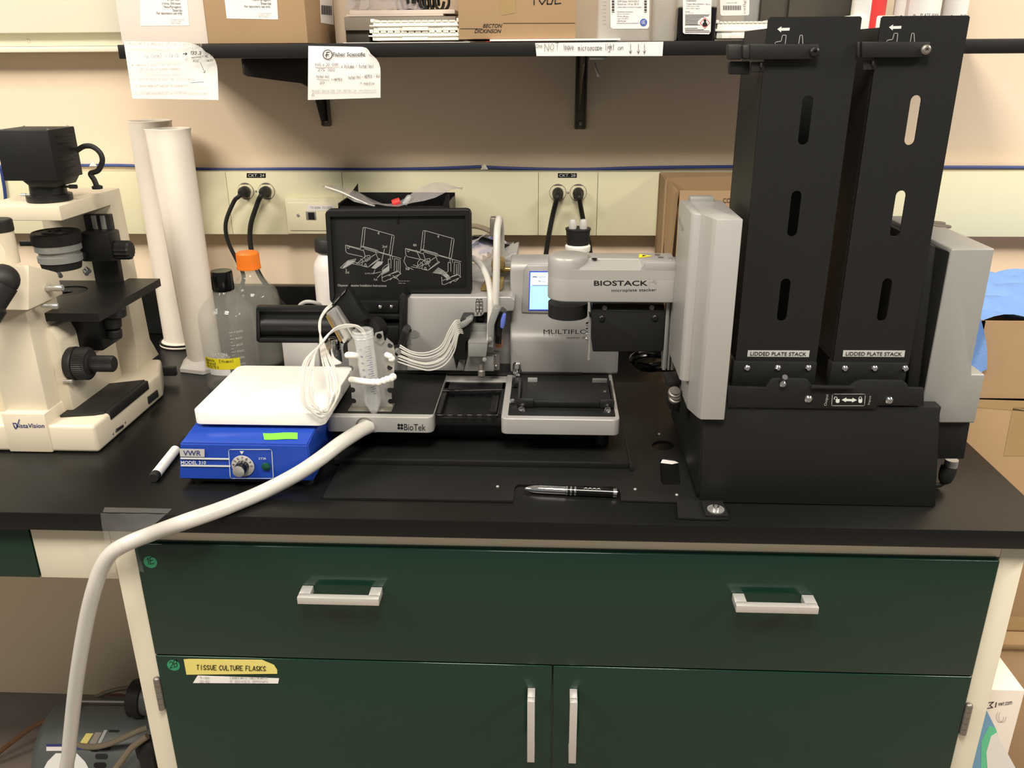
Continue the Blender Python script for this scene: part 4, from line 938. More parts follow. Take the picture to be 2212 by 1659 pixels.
G().grid(sheet((at(190, 1250, Y=.0188), at(250, 1236, Y=-.0245), at(176, 1178, Y=.0188), at(268, 1170, Y=-.0245)), 12, 8, .0022, 3)).build('wrap_strip', 'film', t)
G().grid(sheet((at(252, 1218, Y=-.0245), at(311, 1237, Y=.0128), at(240, 1180, Y=-.0245), at(290, 1170, Y=.0128)), 12, 8, .002, 5)).build('side_strip', 'film', t)

# ---- vacuum pump on the floor under the bench
PY, PZ, PR = .37, .115, .108
t = thing('vacuum_pump', 'grey vacuum pump motor on the floor under the bench', 'pump', (-1.05, PY, 0))
pxl, pxr = ax(66, 1640, PY-.08), ax(345, 1640, PY-.05)
g = G(); g.rev([(0, PR*.55), (.004, PR*.9), (.014, PR*.98), (.022, PR), (pxr-pxl, PR)], (pxl, PY, PZ), XA, 48); g.box(pxl-.012, pxl+.03, PY-.05, PY+.05, .02, PZ+.05, .008); g.build('motor', 'motor', t)
g = G(); g.box(pxl+.01, pxr, PY-.085, PY+.085, .0005, .02, .004); g.build('foot_plate', 'motor', t)
def onm(u, v, r=PR+.0006):
    """point of the motor's curved face at pixel u, v"""
    d = at(u, v, Y=0)-CAM; d.normalize(); k = V((0, d.y, d.z)); m_ = CAM-V((0, PY, PZ)); m_.x = 0
    A, B, Cc = k.dot(k), 2*k.dot(m_), m_.dot(m_)-r*r; D = max(0, B*B-4*A*Cc)
    return CAM+d*((-B-math.sqrt(D))/(2*A))
def onpatch(name, px, m, r=PR+.0008):
    return G().grid([[onm(*p, r) for p in row] for row in px]).build(name, m, t)
onpatch('maker_label', [[(100+(230-100)*s, 1607+13*f) for s in (0, .5, 1)] for f in (0, 1)], 'navy')
onpatch('paper_label', [[(100+55*s, 1613+9*f) for s in (0, .5, 1)] for f in (0, 1)], 'paper', PR+.0012)
onpatch('rating_label', [[(143+max(20, 50*min(1, .45+f*1.2))*math.cos(math.pi*(1-s)), 1627+60*f) for s in [i/10 for i in range(11)]] for f in (0, .1, .3, .6, 1)], 'paper')
onpatch('caution_label', [[(172+22*s+18*f*0, 1606-21*f+0) if 0 else (172+16*s+14*f, 1606-22*f) for s in (0, .5, 1)] for f in (0, .5, 1)], 'ytape')
onpatch('data_label', [[(192+14*s+14*f, 1608-26*f) for s in (0, .5, 1)] for f in (0, .5, 1)], 'greybox'); onpatch('data_label', [[(211+7*s+14*f, 1605-28*f) for s in (0, .5, 1)] for f in (0, .5, 1)], 'tag')
for u, v, w_, h in ((226, 1616, 26, 9), (219, 1634, 27, 12), (216, 1653, 27, 12), (246, 1579, 24, 5), (204, 1620, 16, 9)):
    onpatch('vent_slot', [[(u+w_/2*math.cos(math.pi*(1-s))*(1 if abs(f) < .5 else .75), v+h*f) for s in [i/6 for i in range(7)]] for f in (-.5, -.25, .25, .5)], 'printk', PR+.001)
q = onm(299, 1556, PR); cz = PZ+PR+.035
cx0 = ax(284, 1555, PY-.02)
g = G(); g.rev([(0, .036), (.002, .038), (.026, .038), (.028, .036)], (cx0, PY, cz), XA, 36); g.build('filter_ring', 'rubber', t)
g = G(); g.rev([(0, .034), (.10, .034)], (cx0+.028, PY, cz), XA, 36); g.box(cx0+.03, cx0+.09, PY-.02, PY+.02, PZ+PR-.01, cz-.02); g.build('filter_body', 'motor', t)
g = G(); g.tube([V((ax(180, 1567, PY), PY, PZ+PR+.022)), V((ax(284, 1565, PY), PY, PZ+PR+.024))], .0022, 8); g.box(ax(180, 1567, PY)-.012, ax(180, 1567, PY), PY-.01, PY+.01, PZ+PR-.006, PZ+PR+.028, .002); g.build('tie_rod', 'steel', t)
g = G(); g.ball((ax(310, 1640, .26), .285, az(310, 1640, .26)), .026, 16, (1, .9, 1.2)); g.box(ax(296, 1640, .26), ax(330, 1640, .26), .262, .285, .06, az(310, 1640, .26), .006); g.build('junction_box', 'rubber', t)
def hose(label, m, r, *p): return tag(G().tube([at(u, v, Y=y) for u, v, y in p], r, 10).build('pump_hose', m), label, 'hose', 'hoses of the vacuum pump')
hose('brown hose arching along the floor left of the vacuum pump', 'brown', .0055, (-20, 1640, .42), (30, 1600, .44), (80, 1565, .45), (130, 1549, .46), (170, 1549, .46), (196, 1541, .45), (228, 1552, .45))
hose('grey hose rising behind the thick tubing to the cabinet side', 'ghose', .005, (158, 1550, .41), (185, 1523, .42), (215, 1502, .43), (255, 1489, .44), (305, 1484, .45), (340, 1484, .45))
hose('short amber hose behind the pump filter', 'brown', .0065, (205, 1522, .47), (230, 1507, .47), (262, 1505, .47), (300, 1518, .46), (335, 1545, .45))
hose('grey hose looping across the front of the vacuum pump', 'ghose', .006, (160, 1600, .31), (176, 1611, .30), (205, 1613, .29), (235, 1607, .285), (262, 1596, .28), (290, 1583, .28), (318, 1572, .29))
hose('darker grey hose crossing the pump towards the junction box', 'ghose', .0065, (236, 1680, .24), (262, 1645, .25), (285, 1615, .26), (318, 1590, .27))
# ================================================================ BASE PLATE AND DISPENSER
def pp(g, px, Y, dep, bev=0.):
    """outline given in pixels on the plane Y, extruded back by dep"""
    return g.prism([at(u, v, Y=Y) for u, v in px], (0, dep, 0), bev)
# folded steel alignment plate under both machines
t = thing('base_plate', 'thin black steel alignment plate lying under the dispenser and the stacker', 'plate', (-.05, .25, BZ))
zpl = BZ+.0035
f = lambda u, v, z=zpl: (lambda p: (p.x, p.y))(at(u, v, Z=z))
A = [f(697, 1074), f(1109, 1079), f(1110, 1060), f(1113, 1050), f(1121, 1045.5), f(1328, 1052), f(1337, 1057), f(1340, 1066), f(1341, 1080), f(1462, 1084), f(1465, 1118), f(1545, 1121), f(1575, 1120)]
A += [(A[-1][0]-.004, .10), (.30, .30), (.30, .52), (-.3185, .52)]
hole1 = [(f(1432+24*math.cos(a), 962+11*math.sin(a))) for a in [2*math.pi*i/24 for i in range(24)]]
hole2 = [f(1425, 992), f(1427, 1040), f(1433, 1047), f(1468, 1047), f(1470, 1040), f(1466, 1002), f(1468, 995), f(1432, 990)]
g = G(); g.flat(A, [hole1, hole2], (0, 0, BZ+.001), XA, YA, .0025); g.build('sheet', 'blackm', t)
x0, y0 = A[0]; g = G(); g.box(x0+.002, A[1][0], y0-.0012, y0+.0012, BZ+.0002, zpl+.0012, .0005); g.build('front_lip', 'blackm', t)
x0, x1 = f(729, 990)[0], f(1356, 1000)[0]; y0 = at(729, 991, Z=BZ+.013).y
g = G(); g.prism([(x0, y0, zpl), (x0, y0, BZ+.0125), (x0, y0+.0035, BZ+.0135), (x0, .50, BZ+.0135), (x0, .50, zpl)], (x1-x0, 0, 0), .0008); g.build('raised_plate', 'blackm', t)
g = G(); a, b = f(1371, 1012), f(1356, 940); g.prism([V((x1+.0004, y0-.008, zpl)), V((x1+.006, y0-.008, zpl)), V((x1+.0035, .24, zpl)), V((x1+.0004, .24, zpl))], (0, 0, .0085), .0006); g.build('side_rib', 'blackm', t)
for u, v in ((1075, 1051), (1372, 1057), (1462, 1069), (1424, 938)): screwhead(t, at(u, v, Z=zpl), ZA, .0026, 'steel')
c = at(1546, 1101, Z=zpl+.004)
g = G(); g.box(at(1521, 1110, Z=zpl).x, A[12][0]-.001, at(1548, 1118, Z=zpl).y, .055, zpl, zpl+.004, .0008); g.build('foot_tab', 'blackm', t)
G().cyl(c, c+V((0, 0, .0015)), .0115, n=32).build('washer', 'steel', t)
G().rev([(0, .0048), (.0045, .0045), (.005, .003), (.003, .0022), (.003, 0)], c+V((0, 0, .0015)), ZA, 18, cap=False).build('bolt', 'chrome', t)
tt = G().prism([at(u, v, Z=zpl-.0022) for u, v in ((1427, 1000), (1430, 994), (1441, 989), (1453, 994), (1466, 1000), (1452, 1003))], (0, 0, .0003)); tag(tt.build('paper_scrap', 'paper'), 'tiny torn white paper scrap in the hole of the black base plate', 'paper')

# ---- dispenser
DF, DT, DB = .170, .991, .36            # tray front, tray top, housing front
t = thing('dispenser', 'silver and black microplate dispenser with open black lid, in the middle of the bench', 'dispenser', (-.12, .40, BZ+.0135)); D = t
g = G(); xL, xR = ax(735, 790, DB), ax(1335, 800, DB)
# left and right trays
tx0, tx1, tx2, tx3 = ax(702, 918, DF), ax(935.5, 920, DF), ax(1082, 920, DF), ax(1339, 920, DF)
tzb = az(820, 934.5, DF)
for a, b, nm in ((tx0, tx1, 'left'), (tx2, tx3, 'right')):
    o = rrect(a, b, DF, DB+.06, .010)
    g = G(); g.prism([V((p[0], p[1], tzb)) for p in o], (0, 0, DT-tzb), .004, 4); tr = g.build('tray', 'silver', t)
    g = G(); q = rrect(a+.010, b-.006 if nm == 'right' else b-.001, DF+.012, DB+.06, .003); g.prism([V((p[0], p[1], DT-.001)) for p in q], (0, 0, .0018), .0005); g.build('tray_mat', 'blackm', tr)
    if nm == 'left':
        ptext(tr, 'BioTek', (873, 929), (919, 930), (873, 915.5), 'printk', Y=DF, eps=.0004)
        g = G()
        for u, v in ((861.5, 918), (868, 918.3), (861.5, 924.5), (868, 924.8)): c = at(u, v, Y=DF); g.cyl(c, c-V((0, .0005, 0)), .0021, n=16)
        lab(g.build('emblem', 'printk', tr), 'emblem of four black dots'); tr['kind'] = tr.get('kind', ''); del tr['kind']
        c = at(788, 919, Y=DF)
        G().rev([(0, .0135), (.0008, .0135), (.0008, .0115), (-.02, .0115)], c, (0, -1, 0), 32, cap=False).build('drain_port', 'dsteel', tr)
        c = at(811, 936, Y=DF+.012); G().rev([(-.004, .009), (0, .009), (.003, .006)], V((c.x, DF+.012, tzb)), -ZA, 18).build('foot', 'whitep', tr)
# sunk middle well
mz = DT-.004
a, b = tx1+.0006, tx2-.0006
g = G(); g.box(a, b, DF+.022, DF+.028, tzb+.004, mz-.006, .001); g.box(a, b, DF+.028, DB+.04, tzb+.004, tzb+.010)
g.box(a, a+.008, DF+.028, DB+.04, tzb+.01, mz, .0008); g.box(b-.006, b, DF+.028, DB+.04, tzb+.01, mz, .0008); g.box(a, b, .30, DB+.04, tzb+.01, mz, .001); g.build('waste_trough', 'black', t)
g = G(); wz = mz+.001
p = [at(u, v, Z=wz) for u, v in ((940, 845), (950, 858), (940, 893), (945, 897), (1075, 897), (1086, 842))]
for k, (q0, q1) in enumerate(zip(p, p[1:]+p[:1])): g.tube([q0, q1], .0011, 6)
for i in range(6):
    for yy in (p[3].y, p[0].y): x = a+.012+i*.015; g.box(x, x+.008, yy-.0012, yy+.0012, wz-.002, wz+.0016, .0004)
g.build('trough_rim', 'black', t)
g = G(); q0, q1 = at(1063, 890, Z=wz), at(1071, 856, Z=wz); g.box(q0.x-.004, q0.x+.007, q0.y, q1.y, wz-.004, wz+.002, .0015); g.build('trough_clip', 'black', t)
# body under the trays
g = G(); g.box(xL, tx3-.012, .235, .52, BZ+.0145, tzb-.0005, .002); g.build('chassis', 'black', t)
for u in (725, 1300): x = ax(u, 960, .22); G().cyl((x, .225, BZ+.0142), (x, .225, tzb+.001), .011, n=18).build('foot', 'rubber', t)
g = G(); g.box(xL+.01, xR-.06, DB-.004, DB+.08, DT-.002, az(950, 801, DB), .002); g.build('rear_beam', 'black', t)
g = G(); q = az(950, 822, DB-.025); g.box(xL+.055, ax(1098, 822, DB-.025), DB-.030, DB-.004, q-.002, q+.0015, .0008); g.build('guide_rail', 'nickel', t)
# right housing with screen
hx0, hx1, hz0 = ax(1102, 780, DB), ax(1336, 770, DB), DT+.001
zs = [az(1150, v, DB) for v in (811, 728, 690, 570)]
yt_ = at(1200, 543, Z=zs[3]+.004).y
g = G(); prof = [(DB, hz0), (DB, zs[1]-.004), (DB+.006, zs[1]+.008), (DB+.012, zs[2]+.012), (DB+.016, zs[3]-.012), (DB+.021, zs[3]-.003), (DB+.032, zs[3]+.002), (yt_-.02, zs[3]+.004), (yt_, zs[3]-.006), (yt_, hz0)]
g.prism([V((hx0, y, z)) for y, z in prof], (hx1-hx0, 0, 0), .005, 4); g.box(hx1-.004, hx1+.001, DF+.07, DB+.01, DT-.006, DT+.045, .0018) if 0 else None
hs = g.build('housing', 'silver', t)
sy = DB+.012
for px, dy, m, nm in ((((1126, 676), (1200, 678), (1200, 572), (1140, 572), (1132, 580)), -.0045, 'silver', 'bezel'), (((1141.5, 671), (1196, 671), (1196, 586), (1144, 586)), -.0055, 'lcdb', 'screen_edge')):
    g = G(); pp(g, px, sy+dy, .006, .004 if nm == 'bezel' else .0003); g.build(nm, m, hs)
g = G(); pp(g, ((1143.5, 668.5), (1195, 668.5), (1195, 588.5), (1146, 588.5)), sy-.0062, .0012); sc = g.build('screen', 'lcd', hs)
patch(hs, 'screen_title', [(1146, 617), (1195, 617), (1195, 589), (1147, 589)], 'lcdw', Y=sy-.0066, eps=.0001)
ptext(hs, 'H2O', (1165, 600), (1178, 600), (1165, 596), 'navy', Y=sy-.0068, eps=.0003); ptext(hs, 'Run', (1164, 609.5), (1178, 609.5), (1164, 606), 'navy', Y=sy-.0068, eps=.0003)
lines(hs, [[(1150, 598.5), (1160, 598.5)], [(1151, 597), (1159, 597)], [(1150, 616.5), (1195, 616.5)]], 'navy', 'screen_mark', .0008, Y=sy-.0068, eps=.0003)
for z, (s, u0, u1, v0, v1) in ((0, ('MULTIFLO', 1174, 1268, 721, 711.5)), (1, ('FX', 1271, 1296, 721, 711.5)), (2, ('washer dispenser', 1223, 1297, 732.5, 726.5))):
    ptext(hs, s, (u0, v0), (u1, v0+.3), (u0, v1), 'printk', bold=0, Y=DB-.0002, eps=.0006)
# left pump housing and its silver cover
cz, cy = az(950, 641, .34), .34
g = G()
o = [at(u, v, Y=cy) for u, v in ((879, 790), (878, 648), (885, 641), (1104, 641), (1112, 648), (1110, 672), (1046, 676), (1043, 681), (1038, 684), (1006, 685), (1001, 690), (1001, 785), (990, 800), (885, 800))]
g.prism([V((p.x, cy, p.z)) for p in o], (0, .10, 0), .0022, 3); cv = g.build('pump_cover', 'silver', t)
g = G(); g.box(ax(735, 780, DB), ax(1001, 780, DB), DB+.001, DB+.10, DT+.002, az(760, 744, DB), .002); g.box(ax(990, 700, .40), hx0+.004, .40, .45, DT+.004, cz-.004); g.box(ax(740, 700, .40), hx0+.004, .439, .60, DT+.004, cz-.004, .004); g.build('rear_housing', 'silver', t)
g = G(); pp(g, ((877, 704), (886, 704), (888, 715), (898, 713), (906, 718), (906, 726), (898, 731), (888, 731), (888, 744), (877, 746)), cy-.0006, .004); g.build('latch_recess', 'greyp', cv)
c = at(885, 713, Y=cy-.001); G().cyl(c, c-V((0, .001, 0)), .0032, n=18).build('latch_pin', 'rubber', cv)
g = G(); pp(g, ((880, 800), (1001, 800), (1001, 776), (880, 772)), cy-.0008, .003, .0005); g.build('cover_skirt', 'silver', cv)
for du, s in ((0, 'A'), (7.5, 'B')):
    lines(cv, [[(1028+du, 652), (1028+du, 671), (1030.5+du, 676), (1031.5+du, 680), (1032.5+du, 676), (1035+du, 671), (1035+du, 652), (1028+du, 652)], [(1029.3+du, 652), (1029.3+du, 646), (1033.5+du, 646), (1033.5+du, 652)], [(1028+du, 668), (1030+du, 667), (1033+du, 667), (1035+du, 668)]], 'printk', 'syringe_mark', .0009, Y=cy)
    ptext(cv, s, (1029.7+du, 661.5), (1033.6+du, 661.5), (1029.7+du, 656), 'printk', bold=.02, Y=cy)
# black pump deck under the lid
g = G(); pp(g, ((738, 741), (880, 741), (880, 640), (722, 640)), .372, .05, .001); g.build('pump_deck', 'blackm', t)
g = G(); pp(g, ((762, 676), (862, 676), (862, 650), (740, 650)), .352, .02, .002); pp(g, ((790, 690), (864, 690), (864, 680), (790, 680)), .345, .02, .001); hb = g.build('hinge_bar', 'black', t)
for u in (821.5, 846): screwhead(hb, at(u, 663, Y=.352), (0, -1, 0), .0034, 'chrome')
g = G(); pp(g, ((862, 742), (878, 742), (880, 640), (870, 632), (862, 640)), .333, .03, .002); g.build('pump_frame', 'black', t)
g = G(); pp(g, ((800, 745), (862, 745), (862, 704), (824, 704), (800, 716)), .335, .03, .002); g.build('pump_head', 'black', t)
g = G(); c = at(812, 712, Y=.325); g.rev([(0, .019), (.022, .018), (.024, .012)], c+V((0, .012, 0)), (-.3, -.8, .1), 28); g.build('roller', 'rubber', t)
# lid with the printed instructions
LY = .362
lo = [(702, 462), (706, 455), (712, 452.5), (1008, 451.5), (1014, 454), (1017.5, 461), (1019, 630), (1014, 637.5), (1008, 638.5), (884, 632.5), (877, 640), (874, 652), (737, 655), (716, 655), (712, 648)]
g = G(); g.prism([at(u, v, Y=LY) for u, v in lo], (0, .014, 0), .0018, 3); ld = g.build('lid', 'blackm', t)
li = [(713, 468), (1005, 466), (1008, 622), (722, 640)]
rim = [(704, 458), (1015, 456), (1017, 634), (716, 652)]
g = G()
for (p0, p1), (q0, q1) in zip(zip(rim, rim[1:]+rim[:1]), zip(li, li[1:]+li[:1])):
    if p0 == rim[2]: p1, q1, p0, q0 = (880, 632), (884, 626), (1017, 634), (1008, 622)
    if p0 == rim[3]: p0, q0 = (716, 652), (722, 640)
    a_, b_, c_, d_ = (at(*k, Y=LY-.006) for k in (p0, p1, q1, q0)); g.prism([a_, b_, c_, d_], (0, .007, 0))
g.build('lid_rim', 'black', ld)
g = G(); pp(g, ((857, 482), (861, 482), (859, 462), (856, 462)), LY-.003, .004, .0005); g.build('lid_catch', 'blackg', ld)
Z8 = lambda pts, ox, oy: [(620+(x+ox)*.1989, 400+(y+oy)*.1989) for x, y in pts]
def diagram(ox, oy, full):
    W = []
    W += [[(800, 690), (828, 460), (850, 458), (1160, 545), (1165, 555), (1135, 760), (1110, 755), (800, 665)], [(1140, 550), (1110, 755)], [(850, 465), (838, 600)], [(838, 610), (830, 660)], [(985, 520), (1000, 508), (998, 535), (985, 520)]]
    W += [[(800, 690), (636, 650), (640, 720), (660, 740), (820, 775)], [(655, 675), (668, 690), (680, 675)], [(636, 650), (655, 660), (830, 710)]]
    W += [[(815, 660), (980, 705), (1000, 730), (1240, 795)], [(840, 690), (990, 735)], [(830, 700), (850, 770), (820, 800), (760, 850)], [(850, 770), (900, 760), (905, 800), (860, 830), (845, 790), (850, 770)], [(870, 780), (890, 790), (875, 810), (865, 795)]]
    W += [[(960, 720), (985, 790), (1010, 800), (880, 890), (815, 875), (820, 840), (960, 750)], [(852, 850), (868, 880), (838, 878), (852, 850)], [(890, 880), (990, 800)], [(720, 830), (790, 850), (830, 820), (800, 800)], [(700, 850), (820, 870)]]
    W += [[(1100, 900), (1100, 800), (1130, 810), (1130, 900)], [(1165, 930), (1168, 795), (1230, 810), (1230, 950)], [(1190, 820), (1190, 930)], [(1210, 820), (1208, 940)], [(1120, 770), (1122, 800)], [(1145, 775), (1147, 805)]]
    W += [[(1030, 960), (1035, 1040), (1060, 1045), (1240, 960), (1200, 930), (1130, 960)], [(1040, 1000), (1110, 970), (1200, 940)], [(1100, 900), (1035, 940)], [(1120, 1030), (1150, 1000), (1180, 1010), (1230, 960)], [(1105, 985), (1115, 970), (1125, 985)]]
    if full: W += [[(580, 895), (660, 820), (750, 800), (725, 840), (610, 905), (580, 895)], [(640, 905), (650, 935)], [(1060, 690), (1030, 820)], [(1020, 960), (1055, 935)], [(980, 1005), (1035, 950)], [(1150, 980), (1210, 1025)], [(940, 960), (955, 920)], [(935, 960), (1020, 940)], [(1060, 880), (1110, 850), (1110, 930), (1035, 970), (1035, 910), (1060, 880)]]
    else: W += [[(636, 735), (620, 790), (650, 850), (720, 880)], [(680, 860), (670, 885)], [(755, 670), (800, 770)], [(800, 765), (770, 800), (770, 850)], [(800, 765), (870, 790), (900, 850)]] + [[(1010-6*k, 870+3*k), (1090-8*k, 900+4*k), (1140-10*k, 1000+2*k), (1140-10*k, 960+10*k)][:3] for k in range(0, 0)] + [[(990-9*k, 860+9*k), (1060-5*k, 900+5*k), (1110-4*k, 950+4*k), (1120-6*k, 980+3*k)] for k in range(7)]
    return [Z8(p, ox, oy) for p in W]
lines(ld, diagram(0, 0, True), 'printg', 'instruction_drawing', .0009, Y=LY); lines(ld, diagram(650, 35, False), 'printg', 'instruction_drawing', .0009, Y=LY)
for px in ([(600, 895), (660, 825), (735, 815), (715, 840), (620, 900)], [(915, 900), (985, 825), (1045, 830), (1030, 860), (960, 910)], [(1040, 960), (1040, 920), (1110, 870), (1110, 925)]): pp(G(), Z8(px, 0, 0), LY-.0007, .0002).build('instruction_drawing', 'printg', ld, smooth=False)
for s, u0, u1, v0, v1 in (('Dispense Cassette Installation Instructions', 730, 835, 620, 613.5), ('2nd', 826, 836, 535, 529.5), ('3rd', 746, 754, 591, 585.5), ('1st', 808, 815.5, 606, 601), ('4th', 892, 900, 532, 526), ('5th', 876, 884.5, 583, 577.5), ('BUFFER LINE', 789, 807, 592, 589), ('Remove tip cover', 861, 885, 608.5, 605.5), ('before use', 861, 876, 612.5, 610)):
    ptext(ld, s, (u0, v0), (u1, v0+(.9 if len(s) > 30 else 0)), (u0, v1), 'printg', bold=.03 if len(s) < 5 or len(s) > 30 else 0, Y=LY)
# open side flap
fy = .372
g = G(); pp(g, ((556, 741), (757, 742), (738, 663), (553, 661)), fy, .012, .003); fl = g.build('side_flap', 'blackm', t)
g = G(); pp(g, ((555, 674), (740, 675), (738, 664), (553, 662)), fy-.008, .01, .002); pp(g, ((560, 741), (756, 742), (754, 731), (560, 730)), fy-.008, .01, .002); pp(g, ((553, 738), (562, 738), (560, 665), (552, 665)), fy-.008, .01, .002); g.build('flap_rim', 'black', fl)
p0, p1 = at(570, 702, Y=fy+.010), at(745, 704, Y=fy+.010); g = G(); g.tube([p0, p1], .019, 28); g.build('flap_channel', 'black', fl)
# pump cassette: black comb plate and bent steel clamp
g = G(); pp(g, ((717, 655), (724, 648), (748, 622), (757, 630), (783, 676), (796, 688), (766, 706)), .292, .022, .0015); cs = g.build('cassette', 'blackm', t)
g = G(); pp(g, ((716, 660), (719, 653), (748, 621), (750, 625), (725, 651), (720, 663)), .288, .03, .0012); g.build('cassette_edge', 'blackg', cs)
for k in (0, 1, 2, 3, 5, 6, 7):
    c = at(724+k*3.1, 652-k*3.4, Y=.290); g = G(); g.obox(c, .0004, .0035, .0026, XA, YA, V((.5, 0, .85)).normalized()); g.build('comb_tooth', 'greyp', cs)
g = G(); pp(g, ((704, 678), (722, 664), (727, 668), (770, 735), (742, 742)), .283, .004, .001); pp(g, ((722, 664), (728, 666), (772, 734), (766, 737)), .270, .014, .001); g.build('clamp_plate', 'steel', t)
g = G(); p0, p1 = at(706, 682, Y=.279), at(737, 737, Y=.279); g.tube([p0, p1], .0022, 10); g.build('clamp_rod', 'brass', t)
c = at(752, 757, Y=.275); g = G(); g.rev([(0, .0125), (.002, .0135), (.012, .0135), (.014, .011)], c+V((.008, .008, 0)), (-.7, -.6, .2), 26); g.build('clamp_knob', 'blackg', t)
c = at(722, 757, Y=.30); g = G(); g.obox(c, .009, .012, .022, V((.8, .6, 0)), V((-.6, .8, 0)), ZA, .004); g.build('chrome_block', 'chrome', t)
# cassette outlet block on the right of the pump
g = G(); pp(g, ((843, 770), (858, 745), (868, 712), (880, 722), (868, 757), (852, 778)), .300, .05, .002); ob_ = g.build('outlet_block', 'black', t)
for u, v in ((858, 757), (851, 772)): c = at(u, v, Y=.298); G().cyl(c, c-V((-.004, .006, 0)), .0045, n=16).build('outlet_nozzle', 'greyp', ob_)
# manifold / priming assembly in the middle
g = G(); pp(g, ((979, 724), (996, 690), (1020, 690), (1014, 735), (1006, 738), (1006, 778), (988, 778), (986, 800), (972, 740)), .300, .05, .002); mb = g.build('manifold', 'black', t)
g = G(); pp(g, ((990, 700), (1018, 686), (1022, 692), (1008, 705), (994, 712)), .294, .02, .002); g.build('manifold_cap', 'greyp', mb)
g = G(); pp(g, ((1011, 771), (1050, 771), (1054, 742), (1011, 742)), .287, .06, .0015); pp(g, ((1016, 745), (1052, 742), (1052, 702), (1021, 701)), .34, .012, .001); pp(g, ((1002, 802), (1067, 802), (1066, 771), (1011, 768)), .31, .02, .001); vb = g.build('valve_block', 'greyp', t)
G().prism([at(1011, 742, Y=.287), at(1054, 742, Y=.287), V((ax(1054, 742, .287), .345, az(1030, 742, .287)+.0005)), V((ax(1011, 742, .287), .345, az(1030, 742, .287)+.0005))], (0, 0, .002)).build('valve_top', 'silver2', vb)
g = G(); pp(g, ((1054, 750), (1066, 752), (1068, 703), (1081, 667), (1066, 664), (1053, 702)), .290, .02, .002); g.build('tip_arm', 'greyp', t)
for u, v in ((1059, 732), (1047, 776)): c = at(u, v, Y=.2865); G().rev([(0, .0035), (.003, .0034), (.0035, .002)], c, (0, -1, 0), 18).build('pivot_pin', 'silver2', t)
c = at(1040, 786, Y=.30); G().rev([(0, .0042), (.010, .0042), (.012, .0058), (.02, .0058), (.022, .004)], c, (0, -.1, -1), 18).build('knurled_tip', 'dsteel', t)
g = G(); pp(g, ((1069, 742), (1083, 745), (1085, 720), (1093, 680), (1082, 672), (1070, 705)), .300, .03, .002); g.build('magnet_arm', 'blackg', t)
g = G(); pp(g, ((1080, 708), (1087, 712), (1091, 700), (1093, 680), (1086, 678), (1081, 693)), .292, .01, .002); g.build('blue_latch', 'bluetag', t)
g = G(); pp(g, ((1070, 752), (1085, 752), (1085, 738), (1070, 738)), .308, .02, .001); g.build('copper_pad', 'copper', t)
g = G(); pp(g, ((1065, 800), (1079, 800), (1079, 762), (1066, 760)), .322, .01, .001); sp_ = g.build('side_plate', 'dsteel', t)
for v in (766, 792): screwhead(sp_, at(1071.5, v, Y=.322), (0, -1, 0), .003, 'chrome')
g = G(); pp(g, ((1046, 700), (1060, 700), (1056, 660), (1048, 660)), .352, .03, .001); pp(g, ((1028, 700), (1044, 700), (1044, 686), (1028, 686)), .36, .02, .001); g.build('rear_block', 'black', t)
c = at(1117, 800, Y=.34); G().rev([(0, .004), (.004, .0072), (.012, .0078), (.02, .0072), (.024, .004)], c-V((0, 0, .009)), ZA, 22).rev([(0, .0055), (.012, .006), (.014, .004)], at(1116, 817, Y=.325)-V((0, 0, .006)), ZA, 18).build('ball_stop', 'chrome', t)
# brass valve, side lugs, white tubes
g = G(); pp(g, ((1000, 640), (1112, 640), (1118, 543), (1090, 555), (1050, 584), (1000, 600)), .475, .09, .004); g.build('rear_hump', 'silver', t)
g = G(); pp(g, ((1060, 580), (1090, 584), (1090, 566), (1083, 560), (1062, 560)), .43, .03, .003); pp(g, ((1062, 590), (1094, 590), (1094, 580), (1062, 580)), .45, .02, .002); g.build('amber_valve', 'amber', t)
g = G(); pp(g, ((1036, 629), (1084, 629), (1088, 606), (1050, 604)), .372, .03, .003); g.build('amber_valve', 'amber', t)
g = G(); pp(g, ((1068, 588), (1120, 590), (1122, 566), (1078, 566)), .452, .03, .003); lg = g.build('side_lug', 'silver2', t)
G().tube([at(1087, 581, Y=.452), at(1108, 582, Y=.452)], .0045, 14).build('lug_fitting', 'brass', lg)
for n_, pts, r in (('tall_tube', ((1067, 720, .318), (1070, 660, .32), (1072, 600, .33), (1073, 540, .345), (1074, 500, .36), (1077, 478, .375), (1079, 474, .40), (1082, 500, .44), (1083, 560, .46)), .0058), ('curved_tube', ((1058, 740, .300), (1059, 700, .31), (1060, 650, .32), (1056, 612, .34), (1045, 582, .37), (1031, 564, .40), (1015, 556, .43), (990, 556, .45)), .0052)):
    lab(G().tube([at(u, v, Y=y) for u, v, y in pts], r, 16).build(n_, 'tubing', t), 'milky white tube')
# eight thin tubes between pump and manifold
for k in range(8):
    q_ = k*1.0+random.uniform(-.35, .35); a_ = (864-k*.9, 744+q_*5.2, .296)
    m1, m2 = (890+k*1.5, 758+q_*5.2, .288-.001*(k % 3)), (922+k*1.2, 760+q_*5.6, .286-.0012*(k % 3)); m3 = (953+k*1.2, 745+q_*6.0, .286-.001*(k % 2)); m4 = (970+k*1.6, 712+q_*6.6, .287)
    G().tube([at(u, v, Y=y) for u, v, y in (a_, m1, m2, m3, m4, (983+k, 694+k*4, .290), (993+k, 692+k*4, .298))], .00125, 8, 5).build('outlet_tube', 'thintube', t)
